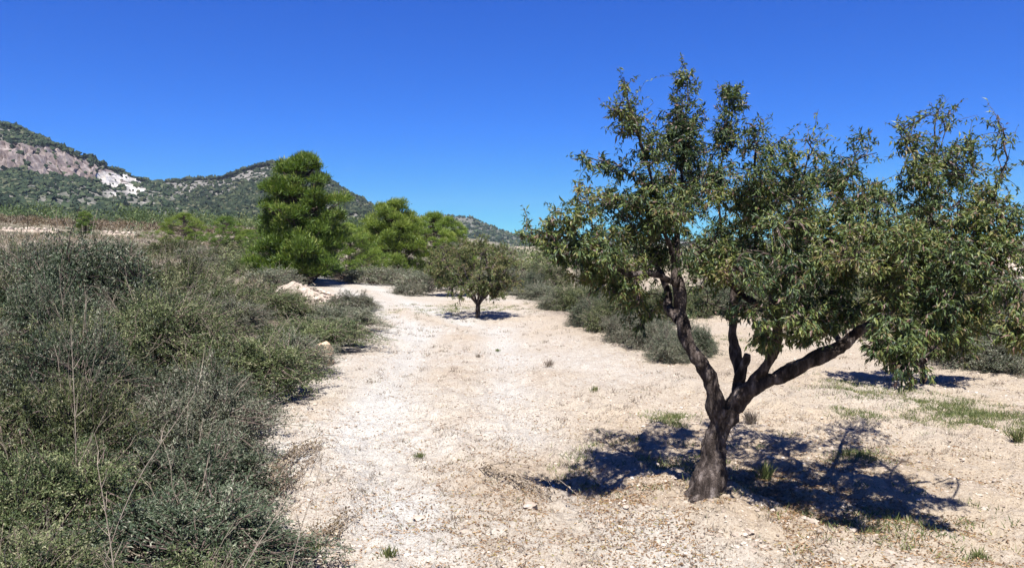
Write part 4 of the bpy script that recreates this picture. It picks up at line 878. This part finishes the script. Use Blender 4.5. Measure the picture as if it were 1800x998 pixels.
P = np.vstack([strip(160, [(1430, 775), (1480, 800), (1520, 810)], (.15, .15), 4), strip(110, [(1210, 600), (1280, 605)], (.5, .5), 9), strip(420, [(690, 545), (760, 548), (850, 545), (900, 540)], (.8, .9), 5), strip(90, [(1160, 735), (1190, 745)], (.1, .12), 6), strip(120, [(1490, 900), (1560, 905), (1700, 970)], (.35, .2), 7), strip(200, [(1050, 780), (1180, 850), (1140, 790)], (.35, .2), 8)])
blades('weeds', M['grass'], P[:, 0], P[:, 1], 16, .05, .05, .007, 'low green weeds scattered on the pale ground', 'weeds', 47, .7)
y = 3.6 * np.exp(rng.uniform(0, 1, 1800) * math.log(22 / 3.6)); x = rng.uniform(-.35, .68, 1800) * y; k = (x > bankx(y)) & (fbm(x * .9, y * .9, 0, 2, 15) > -.05); x, y = x[k], y[k]
blades('dry_tufts', M['drygrass'], x, y, 12, .035 + .002 * y, .02 + .002 * y, .004 + .0005 * y, 'tiny dry tufts dotted over the track', 'dry grass', 48, .8)
# fallen leaves
n = 42000; a = rng.uniform(0, 6.28, n); r = np.abs(rng.normal(0, 1.0, n)); x = 1.6 + np.cos(a) * r * 1.8; y = 5.0 + np.sin(a) * r * 1.5
x2 = rng.uniform(-.3, .68, 22000); y2 = 3.5 * np.exp(rng.uniform(0, 1, 22000) * math.log(14 / 3.5)); x = np.append(x, x2 * y2); y = np.append(y, y2)
k = (y > 3) & (x > bankx(y) - .1) & (fbm(x * 3, y * 3, 0, 3, 16) - 1.1 * furrow(x, y) > rng.uniform(-.5, .6, len(x)) + .1 * (x < .3)); x, y = x[k], y[k]
A = Acc(); D = rng.normal(0, 1, (len(x), 3)) * [1, 1, .15]
leafset(A, np.stack([x, y, gz(x, y) + .006], -1), D, rng.uniform(.010, .034, len(x)), rng.uniform(.004, .010, len(x)), rng, rng.uniform(0, 1, len(x)), 1, .2)
tag(A.build('fallen_leaves', M['litter']), 'brown fallen leaves on the ground round the big almond', 'fallen leaves', kind='stuff')
# sprawling dry weeds and single tufts
def sprawl(px, py, px2, py2, n, label, seed, wob=.05, mat='bushdry'):
    rng = np.random.default_rng(seed); a, b = ground(px, py), ground(px2, py2); root = empty('creeping_weed', a, label, 'weed'); S = Acc(); Lf = Acc()
    A1 = np.repeat([[0, 0, .0]], n, 0) + rng.normal(0, .05, (n, 3)) * [1, 1, 0]; B1 = (b - a)[None] * rng.uniform(.3, 1.0, (n, 1)) + rng.normal(0, wob, (n, 3)) * [1, 1, 0]
    for q in range(n):
        B1[q, 2] = float(gz(a[0] + B1[q, 0], a[1] + B1[q, 1])) - a[2] + rng.uniform(.01, .06); A1[q, 2] = float(gz(a[0] + A1[q, 0], a[1] + A1[q, 1])) - a[2] + .01
    P = twigs(S, A1, B1, .0035, .0015, .10, rng, .5, 4, .06); m_ = 34; tt = rng.uniform(.05, 1, (n, m_)) * 3.999; i = tt.astype(int); f = tt - i
    LP = (P[np.arange(n)[:, None], i] * (1 - f[..., None]) + P[np.arange(n)[:, None], i + 1] * f[..., None]).reshape(-1, 3) + rng.normal(0, .014, (n * m_, 3))
    leafset(Lf, LP, rng.normal(0, 1, LP.shape) + [0, 0, .4], rng.uniform(.016, .036, len(LP)), .012, rng, rng.uniform(0, 1, len(LP)), 1)
    S.build('stems', M['drystem'], root)['kind'] = 'stuff'; Lf.build('leaves', M[mat], root)['kind'] = 'stuff'
sprawl(470, 900, 560, 775, 16, 'brown creeping weed reaching out of the bushes, with two upright tips', 1, .13)
sprawl(480, 840, 592, 775, 12, 'brown creeping weed just behind the two-tipped one', 2, .12)
sprawl(545, 965, 640, 905, 9, 'brown creeping weed near the bottom edge left of the middle', 3, .05)
sprawl(845, 825, 1040, 915, 8, 'long thin line of brown weed running towards the big almond', 4, .04)
sprawl(450, 880, 520, 840, 14, 'dense brown weed at the very foot of the thicket', 5, .16)
def tuft(px, py, h, label, mat, seed, n=90):
    g = ground(px, py); rng = np.random.default_rng(seed); A = Acc(); P = rng.normal(0, .022, (n, 3)) * [1, 1, 0]; l = rng.uniform(.4, 1.1, n) * h
    leafset(A, P, rng.normal(0, .32, (n, 3)) * [1, 1, .1] + [0, 0, 1], l, .005, rng, np.clip(rng.normal(.5, .25, n), 0, 1), 1, .12)
    o_ = A.build('grass_tuft', M[mat]); o_.location = tuple(g); tag(o_, label, 'grass tuft', 'single tufts on the track')
tuft(682, 988, .09, 'olive tuft at the bottom edge left of the middle', 'grass', 1); tuft(545, 975, .10, 'olive tuft beside the creeping weed at the lower left', 'grass', 2)
tuft(965, 645, .12, 'dry reddish tuft on the track near the right-hand bushes', 'drygrass', 3); tuft(840, 628, .06, 'dark low tuft in the middle of the track', 'drygrass', 4)
tuft(1046, 690, .09, 'small green tuft before the tree shadow', 'grass', 5); tuft(738, 804, .05, 'tiny green tuft on the white part of the track', 'grass', 6); tuft(1790, 778, .14, 'dense green tuft at the right edge', 'grass', 7)
tuft(1345, 845, .16, 'dark green tuft standing in the tree shadow', 'grass', 8); tuft(875, 618, .05, 'small olive tuft right of the dark low one', 'grass', 9); tuft(1320, 748, .14, 'pale dry tuft behind the trunk fork', 'drygrass', 10, 140)
tuft(1720, 985, .06, 'small green tuft near the lower right corner', 'grass', 11)

# ------------------------------------------------------------------ thin air haze
m, t, o = newmat('haze_air'); pv = t.nodes.new('ShaderNodeVolumePrincipled'); pv.inputs['Density'].default_value = .00012
pv.inputs['Color'].default_value = (.75, .85, 1, 1); pv.inputs['Anisotropy'].default_value = .3; t.links.new(pv.outputs[0], o.inputs['Volume'])
USE_HAZE = True
if USE_HAZE:
    A = Acc(); x0, x1, y0, y1, z0, z1 = -2300, 2300, -500, 2500, -10, 140
    A.add([(x, y, z) for z in (z0, z1) for y in (y0, y1) for x in (x0, x1)], [[0, 2, 3, 1], [4, 5, 7, 6], [0, 1, 5, 4], [2, 6, 7, 3], [0, 4, 6, 2], [1, 3, 7, 5]])
    tag(A.build('haze', m), 'thin bluish air over the whole landscape', 'haze', kind='stuff')
